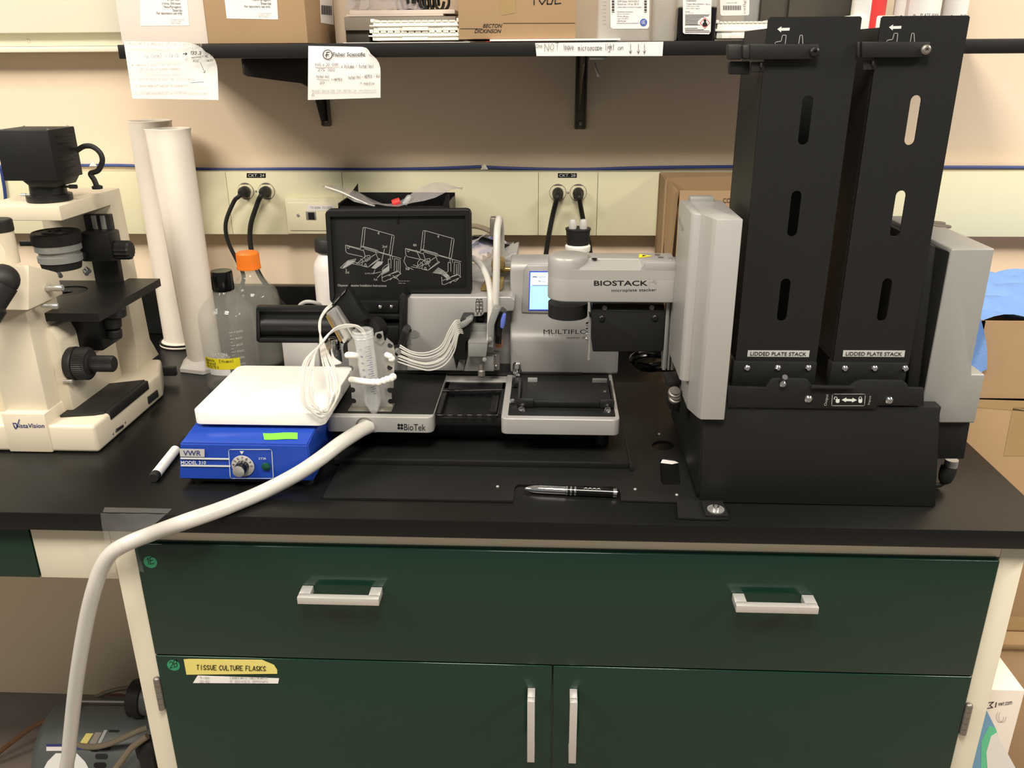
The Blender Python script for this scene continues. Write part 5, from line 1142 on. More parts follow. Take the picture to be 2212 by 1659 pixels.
# bundle of eight thin feed tubes looping over the stirrer
random.seed(3)
for k in range(8):
    j = lambda s: random.uniform(-s, s)
    B = k*.9
    S_ = (k-3.5)/3.5; path = [(796, 770, .190), (789+j(2), 728, .188), (776+j(3), 708+j(2), .186), (752, 701+B*.9, .182), (722-B*.5, 710+B, .176), (694-B+j(2), 742+B+j(3), .165), (670+S_*9+j(4), 785+j(5), .140), (662+S_*13+j(3), 830, .112+.002*S_), (667+S_*14+j(4), 868+j(5), .100+.002*S_), (684+S_*9+j(5), 889-S_*5+j(5), .098), (702+S_*3+j(4), 893-S_*7+j(4), .100), (716-S_*9+j(4), 868+j(6), .108), (720-S_*13+j(4), 825+j(5), .124), (708-S_*9+j(3), 780, .150), (697-S_*5, 748, .20), (690+B*.3, 715, .25), (691+B*.4, 690, .275), (703+B*.5, 668+B*.4, .288), (716+B*.3, 657+B*.6, .294)]
    G().tube([at(u, v, Y=y) for u, v, y in path], .0014, 7, 5).build('feed_tube', 'thintube', t)
# plate carrier on the right tray
cz0, cz1 = DT+.002, az(1220, 865, .213)
kx0, kx1 = ax(1117, 868, .213), ax(1327, 872, .213); ky1 = at(1220, 824, Z=DT+.010).y
g = G(); g.box(kx0+.006, kx1-.004, .214, ky1, cz0+.003, DT+.010, .001); cr = g.build('plate_carrier', 'blackm', t)
for a, b in ((kx0, kx0+.026), (kx1-.022, kx1)): G().box(a, b, .209, .221, cz0, DT+.0135, .0015).build('corner_stop', 'black', cr)
G().box(kx0+.026, kx1-.022, .212, .218, cz0, DT+.0105, .001).build('front_wall', 'black', cr)
G().box(kx0-.001, kx0+.004, .221, ky1, cz0, DT+.013, .001).build('side_wall', 'black', cr); G().box(kx1-.003, kx1, .221, ky1, cz0, DT+.013, .001).build('side_wall', 'black', cr)
for a, b in ((kx0+.014, kx0+.030), (kx1-.03, kx1-.006)): G().box(a, b, ky1-.004, ky1+.002, cz0, DT+.016, .0012).build('rear_stop', 'greyp', cr)
c = at(1305, 845, Z=DT+.0102); g = G(); g.box(c.x-.0055, c.x+.0055, c.y-.007, c.y+.007, DT+.0095, DT+.0106, .0003); g.build('sensor_window', 'printk', cr); g = G(); g.box(c.x-.001, c.x+.003, c.y-.006, c.y, DT+.0104, DT+.0116, .0003); g.build('sensor', 'dsteel', cr)
for u, v in ((1127, 886), (1313, 887)): c = at(u, v, Y=.203); G().rev([(0, .0052), (.006, .0052), (.0068, .0044), (.006, .003), (.006, 0)], c+V((0, .004, 0)), (0, -1, .25), 20, cap=False).build('thumb_screw', 'chrome', cr)
c = at(1110, 866, Y=.225); G().rev([(0, .0035), (.006, .0035)], c, (-1, -.3, 0), 14).build('thumb_screw', 'chrome', cr)
g = G(); g.box(kx0-.012, kx0+.004, ky1-.01, ky1+.012, cz0, DT+.012, .002); g.build('corner_latch', 'black', cr)
# ================================================================ TUBE HOLDER ON THE LEFT TRAY
HY = .207
t = thing('tube_bracket', 'bent notched steel bracket standing on the left tray behind the conical tube', 'bracket', (ax(805, 898, HY), HY, DT+.0012))
hb0, hb1 = ax(762, 880, HY), ax(848, 880, HY); hz1 = az(805, 742, HY)
def edge(x, s, zs):
    out = []
    for z in zs: out += [(x+s*(-.0), z-.0045)]+[(x-s*(.0045*math.sin(a)+.002), z-.0045*math.cos(a)) for a in [math.pi*i/8 for i in range(9)]]+[(x, z+.0045)]
    return out
zl = [az(770, v, HY) for v in (866, 842, 795)]
base = DT+.0014
o = [(hb0, base), (hb1, base)]+edge(hb1, 1, zl)+[(hb1, hz1), (hb1-.006, hz1+.006), (hb1-.014, hz1+.012), (hb0+.012, hz1+.012), (hb0, hz1)]+edge(hb0, -1, zl)[::-1]
slot = [(hb0+.024, base+.0008), (hb0+.036, base+.0008), (hb0+.036, hz1-.01), (hb0+.024, hz1-.01)]
g = G(); g.flat([(p[0], p[1]) for p in o], [slot], (0, HY, 0), XA, ZA, .0012); g.build('plate', 'steel', t)
g = G(); pp(g, ((829, 838), (831, 745), (835, 730), (849, 742), (853, 760), (850, 838)), HY-.012, .0012); g.build('side_flange', 'steel', t)
g = G(); pp(g, ((810, 720), (826, 716), (830, 738), (822, 745), (808, 735)), HY-.005, .004, .0008); g.build('top_tab', 'steel', t)
G().cyl(at(819, 726, Y=HY-.0055), at(819, 726, Y=HY-.0085), .0042, n=16).build('black_stud', 'blackg', t)
for u, v in ((843, 746), (842, 794)): G().cyl(at(u, v, Y=HY-.0122), at(u, v, Y=HY-.0128), .004, n=16).build('notch_hole', 'printk', t)
g = G(); g.box(ax(752, 900, HY-.02), ax(846, 900, HY-.02), HY-.02, HY+.012, DT+.0009, DT+.0022, .0004); g.build('foot', 'dsteel', t)
# conical tube
ta, tb = at(783, 712, Y=.178), at(809.5, 897, Y=.186); d = (tb-ta); L_ = d.length; ex = d.normalized(); R_ = .0142
t = thing('conical_tube', 'clear graduated conical centrifuge tube tied to the steel bracket', 'tube', tb, None)
pr = [(0, R_*.98), (.0012, R_*1.09), (.004, R_*1.09), (.005, R_), (.0062, R_*1.09), (.008, R_*1.09), (.009, R_), (.0105, R_*1.09), (.012, R_*1.0), (L_*.83, R_*.93), (L_*.985, .0042), (L_, .003), (L_, 0)]
pi_ = [(L_-.0015, 0), (L_*.985, .0028), (L_*.828, R_*.88), (.012, R_*.94), (0, R_*.9)]
G().rev(pr+pi_, ta, ex, 40, cap=False).build('body', 'clear', t)
side = ex.cross(V((0, -1, 0))).normalized(); side = side if side.x > 0 else -side
nn = side.cross(ex).normalized(); nn = nn if nn.y < 0 else -nn
def ont(a, l, r=R_*.985): return ta+ex*l+(side*math.sin(a)+nn*math.cos(a))*r
for k in range(22):
    l = .0225+k*.0036*1.0
    if l > L_*.82: break
    g = G(); w_ = .62 if k % 2 == 0 else .38
    g.grid([[ont(a, l+e) for a in (.85-w_, .85-w_*.5, .85)] for e in (0, .0006)]); g.build('graduation', 'navy', t)
for k, s in enumerate(('45', '40', '35', '30', '25', '20')):
    l = .028+k*.0108; o = ont(-.12, l)
    cu = bpy.data.curves.new('text', 'FONT'); cu.body = s; ob = bpy.data.objects.new('text', cu); C.objects.link(ob); me = bpy.data.meshes.new_from_object(ob); bpy.data.objects.remove(ob)
    b_ = bmesh.new(); b_.from_mesh(me); bpy.data.meshes.remove(me)
    for v in b_.verts: v.co = ont(-.42+(v.co.x)*.30, l-v.co.y*.0042)
    gg = G(); gg._merge(b_); gg.build('number', 'navy', t, smooth=False)
# bead ties
def tie(label, px, Y, beads, r=.0048):
    g = G(); pts = [at(u, v, Y=y) for u, v, y in px]; g.tube(pts, r, 12, 5)
    for u, v, y in beads: g.ball(at(u, v, Y=y), r*1.18, 12)
    for p in (pts[0], pts[-1]): g.ball(p, r, 12)
    tag(g.build('bead_tie', 'whitep'), label, 'cable tie', 'white bead ties')
tie('lower white beaded tie around the conical tube', [(759, 820, .176), (772, 822, .164), (795, 825, .158), (815, 826, .160)], 0, [(806, 825.5, .159), (817, 826, .161), (828, 823, .166), (836, 820, .172), (844, 818, .178), (849, 814, .186)])
tie('upper white beaded tie stub at the left of the conical tube', [(751, 767, .175), (762, 767.5, .172), (770, 769, .176)], 0, [])
tie('upper white beaded tie stub at the right of the conical tube', [(836, 767, .184), (843, 770, .183)], 0, [(846, 775, .184)], .0045)

# ================================================================ THINGS BEHIND THE DISPENSER
def prof_bottle(name, label, c, prof, m, cap, capm, n=40, cat='bottle'):
    t = thing(name, label, cat, c); G().rev(prof, c, n=n, cap=False).build('body', m, t); G().rev(cap, c, n=32).build('cap', capm, t); return t
cY = .63; cx_ = ax(722, 640, cY); h1, h2 = az(700, 560, cY)-BZ, az(700, 541, cY)-BZ
r = cx_-ax(684, 640, cY)
prof_bottle('carboy', 'white plastic carboy with black cap behind the open black lid', (cx_, cY, BZ), [(.001, 0), (.001, r*.95), (.008, r), (h1-.02, r), (h1-.005, r*.93), (h2-.01, r*.72), (h2, r*.62), (h2, 0)], 'hdpe', [(h2, r*.82), (h2+.003, r*.84), (h2+.022, r*.82), (h2+.025, r*.76)], 'rubber')
bx_ = (ax(611, 770, .56), ax(690, 770, .56)); z = az(650, 720, .56)
t = thing('plastic_tub', 'pale grey plastic tub on the bench behind the open side flap', 'tub', ((bx_[0]+bx_[1])/2, .60, BZ))
g = G(); g.box(bx_[0], bx_[1], .56, .625, BZ+.0008, z, .004); g.build('body', 'hdpe', t)
g = G(); g.box(bx_[0]-.002, bx_[1]+.002, .558, .627, z-.001, z+.006, .002); g.build('rim', 'hdpe', t)
tag(G().tube([at(u, v, Y=y) for u, v, y in ((640, 690, .575), (645, 664, .575), (655, 654, .572), (668, 651.5, .57), (684, 655, .575), (694, 662, .585), (700, 690, .59))], .0036, 12).build('white_hose', 'tubing'), 'short white hose arching out behind the side flap', 'hose')
# black box with a zip bag on top
y = .66; t = thing('black_box', 'open black box behind the dispenser lid', 'box', (ax(850, 440, y), y+.05, BZ))
a, b, zt_ = ax(731, 450, y), ax(971, 450, y), az(850, 446, y)
g = G(); g.box(a, b, y, y+.003, BZ+.001, zt_); g.box(a, b, y+.10, y+.103, BZ+.001, zt_+.012); g.box(a, a+.003, y, y+.10, BZ+.001, zt_+.006); g.box(b-.003, b, y, y+.10, BZ+.001, zt_+.006); g.box(a, b, y, y+.103, BZ+.001, BZ+.005); g.build('carton', 'black', t)
g = G(); pp(g, ((756, 420), (773, 396), (774, 424)), y+.09, .002); g.build('flap', 'black', t)
g = G(); pp(g, ((955, 452), (971, 448), (970, 420), (962, 424)), y-.004, .002); g.build('flap', 'black', t)
N_ = 16; R = []
top = [(696, 403), (715, 402), (745, 404), (770, 412), (800, 432), (830, 440), (850, 440), (880, 428), (905, 405), (935, 391), (965, 397), (998, 407)]
bot = [(710, 408), (740, 424), (765, 434), (795, 441), (815, 444), (835, 444), (860, 444), (890, 441), (915, 434), (940, 424), (975, 412), (1000, 407)]
for f in (0, .25, .5, .75, 1):
    R.append([at(p[0]*(1-f)+q[0]*f, p[1]*(1-f)+q[1]*f, Y=y+.075-.085*f)+V((0, 0, .003*math.sin(i*2+f*6))) for i, (p, q) in enumerate(zip(top, bot))])
t = thing('zip_bag', 'crumpled clear zip bag with a red cap lying on the black box', 'bag', at(850, 440, Y=y+.03)); G().grid(R).build('film', 'bag', t)
G().tube([at(u, v, Y=y+.002) for u, v in ((702, 403), (735, 414), (765, 428), (795, 441), (810, 445))], .0014, 6).build('zip_seal', 'whitep', t)
c = at(856, 437, Y=y+.03); tag(G().rev([(-.008, .007), (.0, .0075), (.008, .007)], c, (1, .2, .3), 18).build('red_cap', 'red'), 'small red screw cap inside the clear zip bag', 'cap')
c = at(878, 434, Y=y+.03); tag(G().rev([(-.008, .0055), (.008, .0055), (.013, .003)], c, (.5, .2, .8), 16).build('clear_vial', 'clear'), 'small clear vial beside the red cap in the zip bag', 'vial')
# bag of blue wrapped parts with cables
y = .60; t = thing('parts_bag', 'clear bag of blue wrapped parts behind the tall white tube', 'bag', at(1050, 550, Y=y))
R = []
for j in range(8):
    f = j/7; R.append([at(1012+100*s-8*f, 500+62*f+8*math.sin(s*9+f*5)-22*s*(1-f)*0+18*s*(1-f), Y=y-.035*f+.012*math.sin(s*13+f*9)) for s in [i/11 for i in range(12)]])
G().grid(R).build('film', 'bag', t)
for u, v, w_, h in ((1030, 528, 26, 18), (1058, 522, 20, 20), (1048, 545, 30, 10)):
    g = G(); pp(g, ((u-w_/2, v+h/2), (u+w_/2, v+h/2-4), (u+w_/2-4, v-h/2), (u-w_/2+3, v-h/2+4)), y+.015, .02, .003); g.build('blue_packet', 'geblue', t)
tag(G().tube([at(u, v, Y=y_) for u, v, y_ in ((1000, 513, .62), (1040, 517, .59), (1075, 528, .57), (1100, 535, .57))], .0052, 10).build('black_hose', 'blackg'), 'glossy black hose lying over the bag of blue parts', 'hose')
tag(G().tube([at(u, v, Y=y_) for u, v, y_ in ((1000, 488, .63), (1030, 489, .62), (1060, 500, .60), (1085, 520, .59))], .005, 10).build('grey_hose', 'ghose'), 'greyish clear hose curving behind the tall white tube', 'hose')
g = G(); pp(g, ((1058, 512), (1072, 512), (1072, 470), (1058, 470)), .58, .02, .003); pp(g, ((1076, 515), (1088, 515), (1086, 482), (1077, 482)), .585, .015, .003); tag(g.build('hose_clamp', 'dsteel'), 'dark grey hose connector behind the top of the tall white tube', 'connector')
# bottle with black stopper and plugs
y = .69; c = V((ax(1248, 530, y), y, BZ)); z0 = az(1248, 532, y-.02)-BZ; r = (ax(1276, 520, y)-ax(1221, 520, y))/2
t = thing('stoppered_bottle', 'bottle with black stopper and two frosted plugs behind the silver arm', 'bottle', c)
G().rev([(.001, 0), (.001, .05), (.01, .055), (z0-.09, .055), (z0-.04, r), (z0-.014, r*.9), (z0-.012, 0)], c, n=40, cap=False).build('body', 'hdpe', t)
G().rev([(z0-.014, r*.95), (z0-.012, r*1.0), (z0-.003, r*1.0), (z0, r*.9)], c, n=40).build('collar', 'whitep', t)
z1_ = az(1248, 497, y-.02)-BZ
G().rev([(z0, r*.86), (z1_-.004, r*.95), (z1_-.003, r), (z1_, r), (z1_, r*.6)], c, n=40).build('stopper', 'rubber', t)
for u in (1237, 1260):
    q = V((ax(u, 490, y), y-.004, BZ+z1_)); G().rev([(-.002, .0072), (.004, .008), (.012, .0082), (.018, .0055), (.019, 0)], q, ZA, 20, cap=False).build('plug', 'tubing', t)
# cardboard box behind the stacker
y = .70; t = thing('cardboard_box', 'open brown cardboard box behind the stacker column', 'box', (ax(1520, 500, y), y+.04, BZ))
a, b = ax(1428, 470, y), .50; zt_ = az(1440, 384, y)
g = G(); g.box(a, a+.004, y-.03, WY-.05, BZ+.001, zt_); g.box(a, b, y+.05, y+.054, BZ+.001, zt_+.004); g.box(b-.004, b, y, y+.05, BZ+.001, zt_); g.box(a, b, y-.03, y+.05, BZ+.001, BZ+.005); g.build('carton', 'cardd', t)
g = G(); g.box(a+.03, b-.004, y-.026, y-.022, BZ+.001, az(1500, 411, y-.02)); g.build('front_panel', 'card', t)
g = G(); pp(g, ((1434, 552), (1452, 552), (1466, 412), (1442, 384), (1436, 390)), y-.02, .003); g.build('side_flap', 'cardd', t)
g = G(); pp(g, ((1443, 384), (1590, 380), (1590, 412), (1467, 412)), y-.005, .003); g.build('top_flap', 'cardd', t)
ptext(t, 'CO', (1562, 438), (1578, 438), (1562, 428), 'ink', Y=y-.0265)

# ================================================================ STACKER
SF = .06
t = thing('stacker', 'black and silver microplate stacker with two tall plate towers on the right of the bench', 'stacker', (.38, .2, BZ+.0035)); S = t
bx0, bx1 = .2065, ax(2024, 1000, SF)
zb0, zbt = BZ+.012, az(2020, 880, SF)
g = G()
o = [at(u, v, Y=SF) for u, v in ((1511, 1085), (2021, 1095), (2030.5, 889), (2029, 882), (2023, 879.5), (1900, 879), (1898, 872), (1560, 868))]
o += [V((bx0, SF, az(1560, 868, SF)))]
g.prism([V((p.x, SF, p.z)) for p in o], (0, .006, 0), .0012); g.box(bx0, bx1-.006, SF+.004, .34, zb0, az(1560, 872, SF)-.002, .002); ba = g.build('base', 'blackm', t)
g = G(); y = .090; o = [at(u, v, Y=y) for u, v in ((2000, 992), (2083, 992), (2096, 916), (2098, 840), (2000, 840))]; g.prism(o, (0, .22, 0), .002); g.build('side_box', 'blackm', t)
for x in (bx0+.05, bx1-.03): G().cyl((x, .09, BZ+.0034), (x, .09, zb0+.001), .014, n=20).build('foot', 'rubber', t)
for x in (bx0+.05, bx1-.03): G().cyl((x, .30, BZ+.0034), (x, .30, zb0+.001), .014, n=20).build('foot', 'rubber', t)
# slide plate with lock marks
py = SF-.003
g = G(); pp(g, ((1572, 836), (1655, 838), (1665, 822), (1672, 819), (1738, 819), (1746, 822), (1754, 834), (1835, 836), (1850, 826), (1862, 822), (1950, 823), (1960, 830), (1962, 838), (1996, 839), (1996, 876), (1895, 876), (1890, 884), (1572, 880)), py, .006, .0008); sl = g.build('slide_plate', 'blackm', t)
for u, v in ((1746, 862), (1920.5, 865)): screwhead(sl, at(u, v, Y=py), (0, -1, 0), .0055, 'chrome')
for u, v in ((1586, 881), (1625, 881)): G().cyl(at(u, v, Y=SF), at(u, v, Y=SF)-V((0, .0005, 0)), .0032, n=14).build('hole', 'printk', ba)
screwhead(sl, at(1691, 830, Y=py-.004), (0, -1, 0), .0045, 'chrome'); c = at(1689.5, 821, Y=py-.003); G().rev([(0, .004), (.014, .0036)], c, (0, -.8, .6), 16).build('lever_pin', 'chrome', sl)
g = G(); pp(g, ((1752, 840), (1840, 842), (1846, 837), (1836, 835.5), (1755, 834.5)), py-.006, .006, .0008); g.build('slide_lip', 'blackm', sl)
pl = dict(Y=py, eps=.0006)
rr = rrect(1797, 1868, 851, 876, 3, 3); lines(sl, [[(p[0]-(p[1]-863)*.08, p[1]) for p in rr+rr[:1]]], 'printg', 'lock_mark', .0009, **pl)
patch(sl, 'lock_mark', [(1818, 863.5), (1828, 858.5), (1828, 861.5), (1841, 862), (1841, 859), (1851, 864), (1840, 869), (1840, 866.5), (1827, 866), (1827, 868.5)], 'printw', **pl)
for u, op in ((1809, 1), (1858, 0)):
    patch(sl, 'lock_mark', [(u-4, 862), (u+4.5, 862), (u+4, 868), (u+2, 870), (u-2, 870), (u-4, 868)], 'printw', **pl)
    lines(sl, [[(u-3-op*4, 862), (u-2.5-op*4, 858), (u-op*4, 856.5), (u+2.5-op*4, 858), (u+3-op*4, 862)]], 'printw', 'lock_mark', .001, **pl)
ptext(sl, 'Output', (1787, 876.5), (1791, 851.5), (1779.5, 876), 'printg', bold=.02, **pl); ptext(sl, 'Input', (1879.5, 874), (1883, 855), (1873.5, 873.5), 'printg', bold=.02, **pl)
# plate towers
TY, TD = .08, .125
t1 = (.2465, .3525); t2 = (.3745, .4735)
zt0, zt1 = az(1690, 835, TY), az(1760, 36, TY)
slots = (((1740, 260), (1716, 462), (1693, 648)), ((1972, 260), (1940, 462), (1911, 648)))
for k, (a, b) in enumerate((t1, t2)):
    nm = ('left', 'right')[k]
    holes = [slot_ring(ax(u, v, TY), az(u, v, TY), .0125, .057) for u, v in slots[k]]
    zlow = az(1690, 780, TY)
    g = G(); g.flat([(a, zlow-.012), (b, zlow-.012), (b, zt1-.002), (b-.002, zt1), (a+.002, zt1), (a, zt1-.002)], holes, (0, TY+.0025, 0), XA, ZA, .0025); tw = lab(g.build('tower_panel', 'blackm', t), 'slotted black front panel of the '+nm+' plate tower')
    g = G(); g.box(a, a+.0022, TY+.001, TY+TD, zlow, zt1-.012); g.box(a, a+.030 if k else b, TY+TD-.002, TY+TD, zlow, zt1-.012)
    if k == 0: g.box(b-.0022, b, TY+.002, TY+.030, zlow, zt1-.004)
    g.build('tower_channel', 'blackm', t)
    g = G(); g.box(a-.003, b-.0035*k, TY-.005, TY+.012, zt0, zlow, .0012); fl = g.build('tower_flange', 'blackm', t)
    for u in ((1614, 1680, 1746), (1825, 1889, 1955))[k]: screwhead(fl, at(u, 795 if k == 0 else 796, Y=TY-.005), (0, -1, 0), .0045, 'chrome')
    q = ((1614, 1747), (1820, 1953))[k]
    lab(patch(tw, 'stack_label', [(q[0], 770), (q[1], 771), (q[1]+2, 757), (q[0]+1.5, 756.5)], 'tag', Y=TY), 'grey label reading LIDDED PLATE STACK')
    ptext(tw, 'LIDDED PLATE STACK', (q[0]+6, 767.5), (q[1]-6, 768.5), (q[0]+7, 759.5), 'printk', bold=.03, Y=TY, eps=.0011)
    # top latch bar with its clip
    la, lb = (1620, 1769) if k == 0 else (1862, 2010)
    v0, v1 = (129, 95) if k == 0 else (125, 90)
    g = G(); pp(g, ((la, v0), (lb, v0-1), (lb, v1), (la, v1)), TY-.010, .007, .0012); bar = g.build('latch_bar', 'blackm', t)
    screwhead(bar, at(lb-10, (v0+v1)/2, Y=TY-.010), (0, -1, 0), .0058, 'black' if k == 0 else 'dsteel')
    g = G(); pp(g, ((la-48, v0+(0 if k == 0 else 2)), (la-16, v0), (la-16, v1), (la-48, v1-(0 if k == 0 else 2))) if k == 0 else ((la-10, v0), (la-2, v0), (la-2, v1), (la-10, v1)), TY-.006, .012, .0025)
    if k == 0: pp(g, ((la-16, v0-1), (la+4, v0-1), (la+4, v1+1), (la-16, v1+1)), TY-.009, .012, .003)
    g.build('latch_clip', 'rubber', t)
    if k == 0: g = G(); pp(g, ((la-44, v0+32), (la, v0+32), (la, v0+3), (la-44, v0+3)), TY+.004, .012, .0015); g.build('latch_pad', 'blackm', t)
    g = G(); pp(g, ((la+2, v0+28), (la+30, v0+26), (la+34, v0+4), (la+2, v0+4)), TY-.002, .005, .002); pp(g, ((la+22, v0+18), (la+27, v0+18), (la+28, v0+6), (la+22, v0+6)), TY-.006, .006, .001); g.build('latch_spring', 'rubber', t)
    dx = 0 if k == 0 else 241; dv = 0 if k == 0 else -4
    patch(tw, 'arrow_mark', [(1679+dx, 63+dv), (1688+dx, 57+dv), (1687.5+dx, 60.5+dv), (1706+dx, 60+dv), (1705+dx, 66+dv), (1687+dx, 66.5+dv), (1687+dx, 70+dv)], 'printw', Y=TY)
    lines(tw, [[(1674+dx, 94+dv), (1675+dx, 91+dv), (1687+dx, 89+dv), (1690+dx, 76+dv), (1698+dx, 76+dv), (1696+dx, 94+dv)], [(1725+dx, 94+dv), (1728+dx, 76+dv), (1733+dx, 76+dv), (1734+dx, 94+dv)]], 'printg', 'latch_mark', .0008, Y=TY)
# wide backing plate at the right of the right tower
g = G(); pp(g, ((1985, 840), (1994, 760), (2021, 540), (2019, 531), (2012, 528), (1990, 526), (1960, 840)), TY+.008, .004, .001); g.build('side_guard', 'blackm', t)
# right silver cover
RYc = .082
g = G(); o = [at(u, v, Y=RYc) for u, v in ((2028, 914), (2106, 914), (2128.5, 809), (2099.5, 809), (2100, 785), (2149.5, 537), (2056, 538), (1993, 877), (2022, 879), (2028, 886))]
g.prism([V((p.x, RYc, p.z)) for p in o], (0, .235, 0), .0022, 3); rc = g.build('right_cover', 'silver2', t)
xq = at(2056, 538, Y=RYc).x
g = G(); q = at(2056, 538, Y=RYc); g.prism([V((q.x-.001, RYc+.002, q.z-.004)), V((q.x-.012, RYc+.06, q.z-.004)), V((q.x-.012, RYc+.23, q.z-.004)), V((q.x-.001, RYc+.23, q.z-.004))], (0, 0, -.25), .001); g.build('cover_lining', 'blackm', t)
G().box(.40, q.x-.002, .33, .334, BZ+.06, q.z+.012, .001).build('rear_panel', 'blackm', t)
for u, v in ((2036, 489), (2024, 482)): c = at(u, v, Z=q.z); G().cyl(c+V((0, 0, -.001)), c+V((0, 0, .0012)), .0115, n=26).build('cap_disc', 'dsteel', rc)
c = at(2055, 998, Y=.115)
g = G(); g.rev([(0, .009), (.012, .009)], c+V((0, 0, .004)), -ZA, 20); g.build('socket', 'steel', t)
G().rev([(.010, .0105), (.018, .0112), (.028, .0102), (.034, .0085), (.038, .005)], c+V((.0, 0, .004)), (-.12, 0, -1), 20).tube([c+V((-.004, 0, -.032)), c+V((-.012, .002, -.0385)), c+V((-.03, .012, -.039))], .0036, 8).build('round_plug', 'rubber', t)
# left silver column
xA, xB = ax(1545.6, 476.5, .05), ax(1606, 472, .05); zc0 = az(1540, 907, .05); zcT = az(1575, 474, .05)
xl0 = .1765; zlb = az(1485, 824, .09)
sec = [(xl0, .20), (xl0, .096), (xl0+.004, .090), (xA-.010, .088), (xA-.010, .20)]
g = G(); g.prism([V((x, y, zlb)) for x, y in sec], (0, 0, zcT-zlb), .002, 2)
sec2 = [(xA-.0105, .20), (xA-.0105, .0875), (xA-.002, .058), (xA+.002, .050), (xB-.001, .050), (xB, .052), (xB, .20)]
g.prism([V((x, y, zc0)) for x, y in sec2], (0, 0, zcT-zc0), .0015); col = g.build('column', 'silver', t)
g = G(); g.box(xl0+.012, xl0+.045, .185, .205, zcT-.004, zcT+.006, .002); g.build('column_cap', 'silver2', col)
ptext(col, 'BioTek', (1477.5, 497), (1467, 468), (1473, 499), 'printg', X=xl0)
# rail behind the arm
g = G(); a, b = ax(1437, 700, .215), ax(1462, 700, .215)
for q0, q1, m_ in ((.0, .3, 'x'), (.45, .62, 'x'), (.75, 1, 'x')): g.box(a+(b-a)*q0, a+(b-a)*q1, .215, .225, az(1445, 800, .215), az(1445, 560, .215), .0008)
g.box(a, b, .225, .23, az(1445, 800, .215), az(1445, 560, .215)); g.build('lift_rail', 'greyp', t)
# arm
AY = .20
za0, za1 = az(1320, 654, AY), az(1320, 566, AY); xa1 = ax(1459, 610, AY); xa0 = ax(1183, 610, AY)
rc_ = .0305; ac = V((xa0+rc_, AY+rc_, 0))
g = G(); o = [(ac.x-rc_*math.sin(a), ac.y-rc_*math.cos(a)) for a in [math.pi*i/20 for i in range(21)]][::-1]
ring = [(xa1, AY), (xa1, AY+2*rc_)]+o
g.prism([V((x, y, za0)) for x, y in ring], (0, 0, az(1320, 600, AY)-za0), .0025, 3)
zm = az(1320, 600, AY)-.0025
# upper half with the chamfered pocket on its front
up = [(xa1, AY), (xa1, AY+2*rc_)]+o
x2, x3, x4 = ax(1250, 585, AY), ax(1383, 584, AY), ax(1393, 568, AY)
zcut = az(1320, 584, AY)
g.prism([V((x, y, zm)) for x, y in up], (0, 0, zcut-zm), .0)
g.prism([V((x, y, zcut-.0001)) for x, y in ([(x4, AY+.0005), (xa1, AY+.0005), (xa1, AY+2*rc_), (xa0+2*rc_, AY+2*rc_), (xa0+2*rc_-.012, AY+.022), (x3, AY+.022)])], (0, 0, za1-zcut), .001)
g.prism([V((x2, AY+.0005, zcut-.0002)), V((x2+.012, AY+.022, zcut)), V((x2+.012, AY+.022, za1-.001))], (x3-x2, 0, 0))
g.prism([V((x3, AY+.0005, zcut)), V((x4+.001, AY+.0005, za1-.001)), V((x4+.001, AY+.0005, zcut))], (0, .022, 0))
arm = g.build('arm', 'silver', t)
ztc = az(1226, 556, AY+.005)
G().rev([(0, rc_-.0002), (ztc-zcut-.005, rc_-.0002), (ztc-zcut-.0012, rc_-.0022), (ztc-zcut, rc_-.0045), (ztc-zcut, 0)], V((ac.x, ac.y, zcut-.001)), n=56, cap=False).build('arm_hub', 'silver', t)
G().rev([(0, rc_*.97), (az(1220, 662, AY)-az(1220, 692, AY), rc_*.97)], V((ac.x, ac.y, az(1225, 694, AY))), n=48).build('hub_motor', 'black', t)
pa = dict(Y=AY, eps=.0005)
ptext(arm, 'BIOSTACK', (1283, 617), (1399, 617), (1283, 606), 'printk', bold=.035, **pa)
lines(arm, [[(1402, 601), (1402, 619)]], 'printg', 'print_line', .0008, **pa); ptext(arm, '4', (1406, 613), (1419, 613), (1406, 602.5), 'printg', **pa)
ptext(arm, 'microplate stacker', (1321, 632), (1418, 630.5), (1321, 624), 'printk', **pa)
pz_ = za1+.0006
patch(arm, 'warning_label', [(1380, 557.5), (1408, 553.5), (1381, 549.5)], 'yellow', Z=za1, eps=.0006); patch(arm, 'warning_mark', [(1387, 555), (1396, 553.5), (1388, 552)], 'printk', Z=za1, eps=.001)
for u, v in ((1284, 559.5), (1420, 551), (1427, 556.5)): c = at(u, v, Z=za1); G().rev([(.0002, .0042), (.0008, .0042), (.0008, .0022)], c, n=16).build('screw_hole', 'printk' if u < 1300 else 'dsteel', arm)
# gripper
gy = .215
g = G(); o = [at(u, v, Y=gy) for u, v in ((1280, 757), (1281, 760), (1430, 760), (1432, 758), (1437, 672), (1277, 670), (1278, 690))]
g.prism([V((p.x, gy, p.z)) for p in o], (0, .055, 0), .0015)
p0, p1 = at(1280, 671, Y=gy), at(1436, 672, Y=gy); g.prism([V((p0.x, gy, p0.z)), V((p0.x, gy+.008, p0.z+.008)), V((p0.x, gy+.05, p0.z+.008)), V((p0.x, gy+.05, p0.z))], (p1.x-p0.x, 0, 0), .001); gr = g.build('gripper', 'blackm', t)
for u, v in ((1300, 688), (1415, 687)): screwhead(gr, at(u, v, Y=gy), (0, -1, 0), .0052, 'black')
for u, v in ((1306, 666), (1408, 665)): c = at(u, v, Y=gy+.004); G().rev([(0, .004), (.002, .0035)], c, (0, -.7, .7), 14).build('screw', 'greyp', gr)
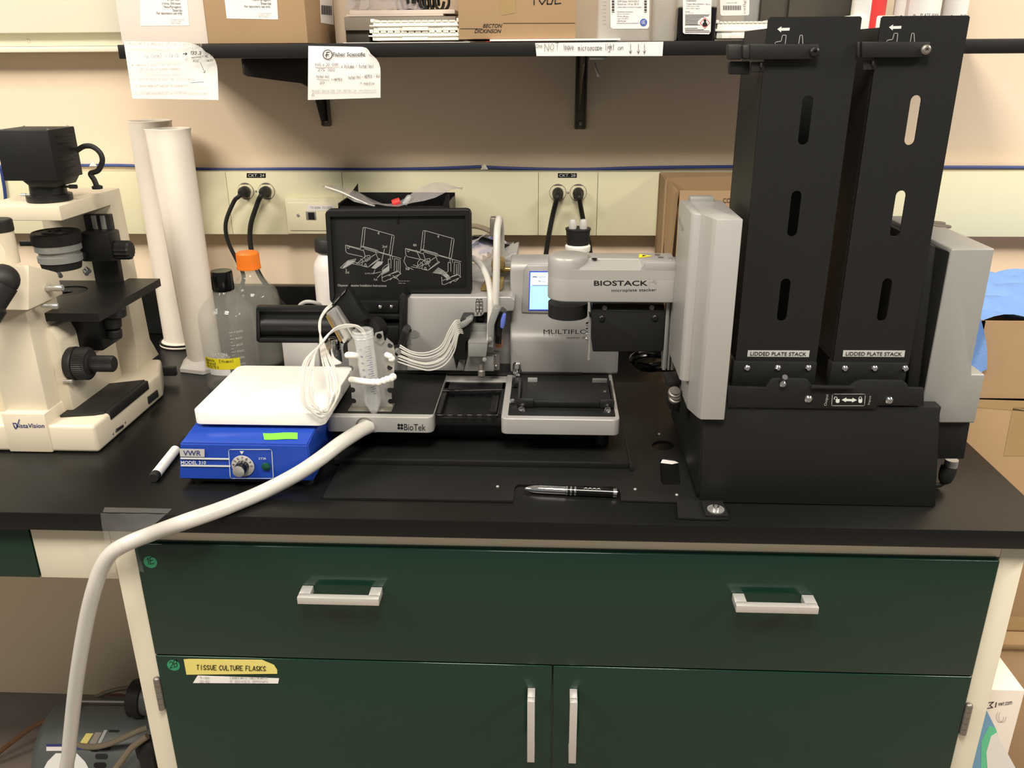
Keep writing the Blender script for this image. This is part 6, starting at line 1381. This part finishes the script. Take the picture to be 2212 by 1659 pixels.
for k, (u, v0, v1, vb) in enumerate(((1272, 688, 780, 780), (1433, 690, 797, 770))):
    g = G(); pp(g, ((u-2, v1), (u+2.5, v1-2), (u+6, v0), (u+1, v0-4)) if k == 0 else ((u, v1), (u+3, v1), (u+5, v0), (u, v0)), gy+.012, .03, .0003); fg = g.build('finger', 'steel', t)
    for v in ((700, 712, 721, 731) if k == 0 else (697, 712, 725)):
        c = at(u+(-1 if k == 0 else 4), v, Y=gy+.014); screwhead(fg, c, (-1 if k == 0 else 1, 0, 0), .0034, 'chrome', h=.004)
    if k == 0: g = G(); pp(g, ((1268, 782), (1275, 780), (1275, 777), (1269, 777)), gy+.010, .03, .0004); g.build('finger_tip', 'dsteel', fg)
# small lock bracket at the left of the base
g = G(); pp(g, ((1441, 835), (1468, 838), (1470, 822), (1440, 824)), .15, .04, .001); pp(g, ((1444, 884), (1468, 892), (1470, 866), (1445, 862)), .15, .03, .002); br = g.build('lock_bracket', 'blackm', t)
for u, v, m_ in ((1456, 850, 'dsteel'), (1457, 862, 'dsteel')): c = at(u, v, Y=.14); G().rev([(0, .009), (.004, .009), (.0045, .007), (.008, .007)], c, (.1, -.5, .8), 22).build('knurled_knob', m_, br)
# black cable bundle behind
g = G(); random.seed(5)
pts = [at(1405+38*math.cos(a)+random.uniform(-4, 4), 778+16*math.sin(a)+6*math.sin(a*.37), Y=.40+.02*math.sin(a*1.3)) for a in [i*.6 for i in range(36)]]
g.tube(pts+[at(1450, 800, Y=.36), at(1470, 812, Y=.32)], .0036, 8, 4); tag(g.build('cable_coil', 'blackg'), 'glossy black cable coiled on the bench left of the stacker column', 'cable')

# ================================================================ BOXES ON THE FLOOR, RIGHT OF THE BENCH
BX0 = .735
yb = .42
za, zb_ = az(2150, 694, yb), az(2150, 866, yb)
def openbox(t, x0, x1, y0, y1, z0, z1, m, w_=.004):
    g = G(); g.box(x0, x1, y0, y0+w_, z0, z1); g.box(x0, x1, y1-w_, y1, z0, z1+.0); g.box(x0, x0+w_, y0, y1, z0, z1); g.box(x1-w_, x1, y0, y1, z0, z1); g.box(x0, x1, y0, y1, z0, z0+w_); return g.build('carton', m, t)
t = thing('cardboard_box', 'open cardboard box of blue cloth on top of the box stack right of the bench', 'box', (BX0+.2, .58, zb_))
openbox(t, BX0, BX0+.42, yb, .74, zb_+.001, za, 'card')
g = G(); pp(g, ((2142, 660), (2230, 668), (2230, 600), (2147, 594)), .735, .004); g.build('rear_flap', 'card', t)
g = G(); R = []
for j in range(15):
    f = j/14; R.append([V((BX0-.012+.42*s, yb+.008+.29*f, za-.010+.020*math.sin(math.pi*min(1, f*.62+.02))+.011*abs(math.sin(s*13+f*5))+.009*math.sin(f*21+s*9))) for s in [i/26 for i in range(27)]])
for j in range(1, 6):
    R.insert(0, [V((p.x, yb-.006+.003*math.sin(p.x*60+j), p.z-.0)) for p in R[0]]) if j == 99 else None
g.grid(R); c1 = g.build('blue_cloth', 'cloth'); tag(c1, 'crumpled blue nonwoven cloth piled in the open cardboard box', 'cloth')
R = [[at((2085+s*(2117+16*math.sin(math.pi*min(1, f*.62))-2085)), 684+130*f-14*s*f+3*math.sin(s*4), Y=yb-.012-.005*math.sin(s*5+f*7)) for s in [i/8 for i in range(9)]] for f in [i/14 for i in range(15)]]
tag(G().grid(R, (0, .0015, 0)).build('blue_cloth', 'cloth'), 'fold of blue cloth hanging down the side of the box beside the silver cover', 'cloth')
zc_ = az(2200, 1362, yb)
t = thing('cardboard_box', 'taped cardboard box beneath the open box of blue cloth', 'box', (BX0+.21, .58, zc_))
g = G(); g.box(BX0, BX0+.43, yb-.004, .76, zc_+.001, zb_-.001, .002); g.build('carton', 'card', t)
pb = dict(Y=yb-.004)
for o in ([(2090, 878), (2230, 890), (2230, 866), (2090, 862)], [(2168, 985), (2240, 985), (2240, 880), (2188, 880)]): patch(t, 'parcel_tape', o, 'cardtape', **pb)
patch(t, 'parcel_tape', [(2150, 1360), (2260, 1360), (2260, 1335), (2150, 1330)], 'cardtape', **pb)
zd_ = zc_-.010
t = thing('cardboard_box', 'lowest cardboard box with a folded rim in the stack right of the bench', 'box', (BX0+.2, .56, 0))
g = G(); g.box(BX0+.002, BX0+.42, .385, .74, .001, zd_, .002); g.build('carton', 'card', t)
g = G(); g.box(BX0-.002, BX0+.424, .378, .745, zd_-.004, min(zc_-.0005, zd_+.012), .003); g.build('rim', 'cardd', t)
yv = .10
t = thing('printed_carton', 'white printed carton with pale blue and green arcs on the floor at lower right', 'box', (.79, yv+.1, 0))
xe = ax(2196, 1560, yv); ztp = az(2180, 1491, yv)
g = G(); g.box(XR+.004, xe, yv, yv+.22, .001, ztp, .001); g.build('carton', 'cardw', t)
pv = dict(Y=yv)
patch(t, 'print', [(2095, 1672), (2140, 1672), (2138, 1620), (2150, 1572), (2130, 1532), (2112, 1560)], 'teal', **pv)
patch(t, 'print', [(2118, 1672), (2150, 1672), (2146, 1625), (2156, 1590), (2150, 1572), (2136, 1568), (2120, 1600)], 'mint', eps=.0008, **pv)
patch(t, 'print', [(2134, 1680), (2205, 1680), (2152, 1582), (2140, 1590), (2130, 1625)], 'paper', eps=.0011, **pv)
ptext(t, 'vwr.com', (2156, 1525), (2186, 1521), (2156, 1518), 'ink', bold=.02, **pv)
lines(t, [[(2132, 1518), (2146, 1516), (2138, 1523), (2144, 1528), (2130, 1530)], [(2150, 1527), (2152, 1517)]], 'ink', 'emblem', .0016, **pv)
lines(t, [[(2160+8*math.cos(a)+k, 1548+12*math.sin(a)) for a in [i*.5 for i in range(9)]] for k in (0, 5)], 'inkgrey', 'line_drawing', .0006, **pv)
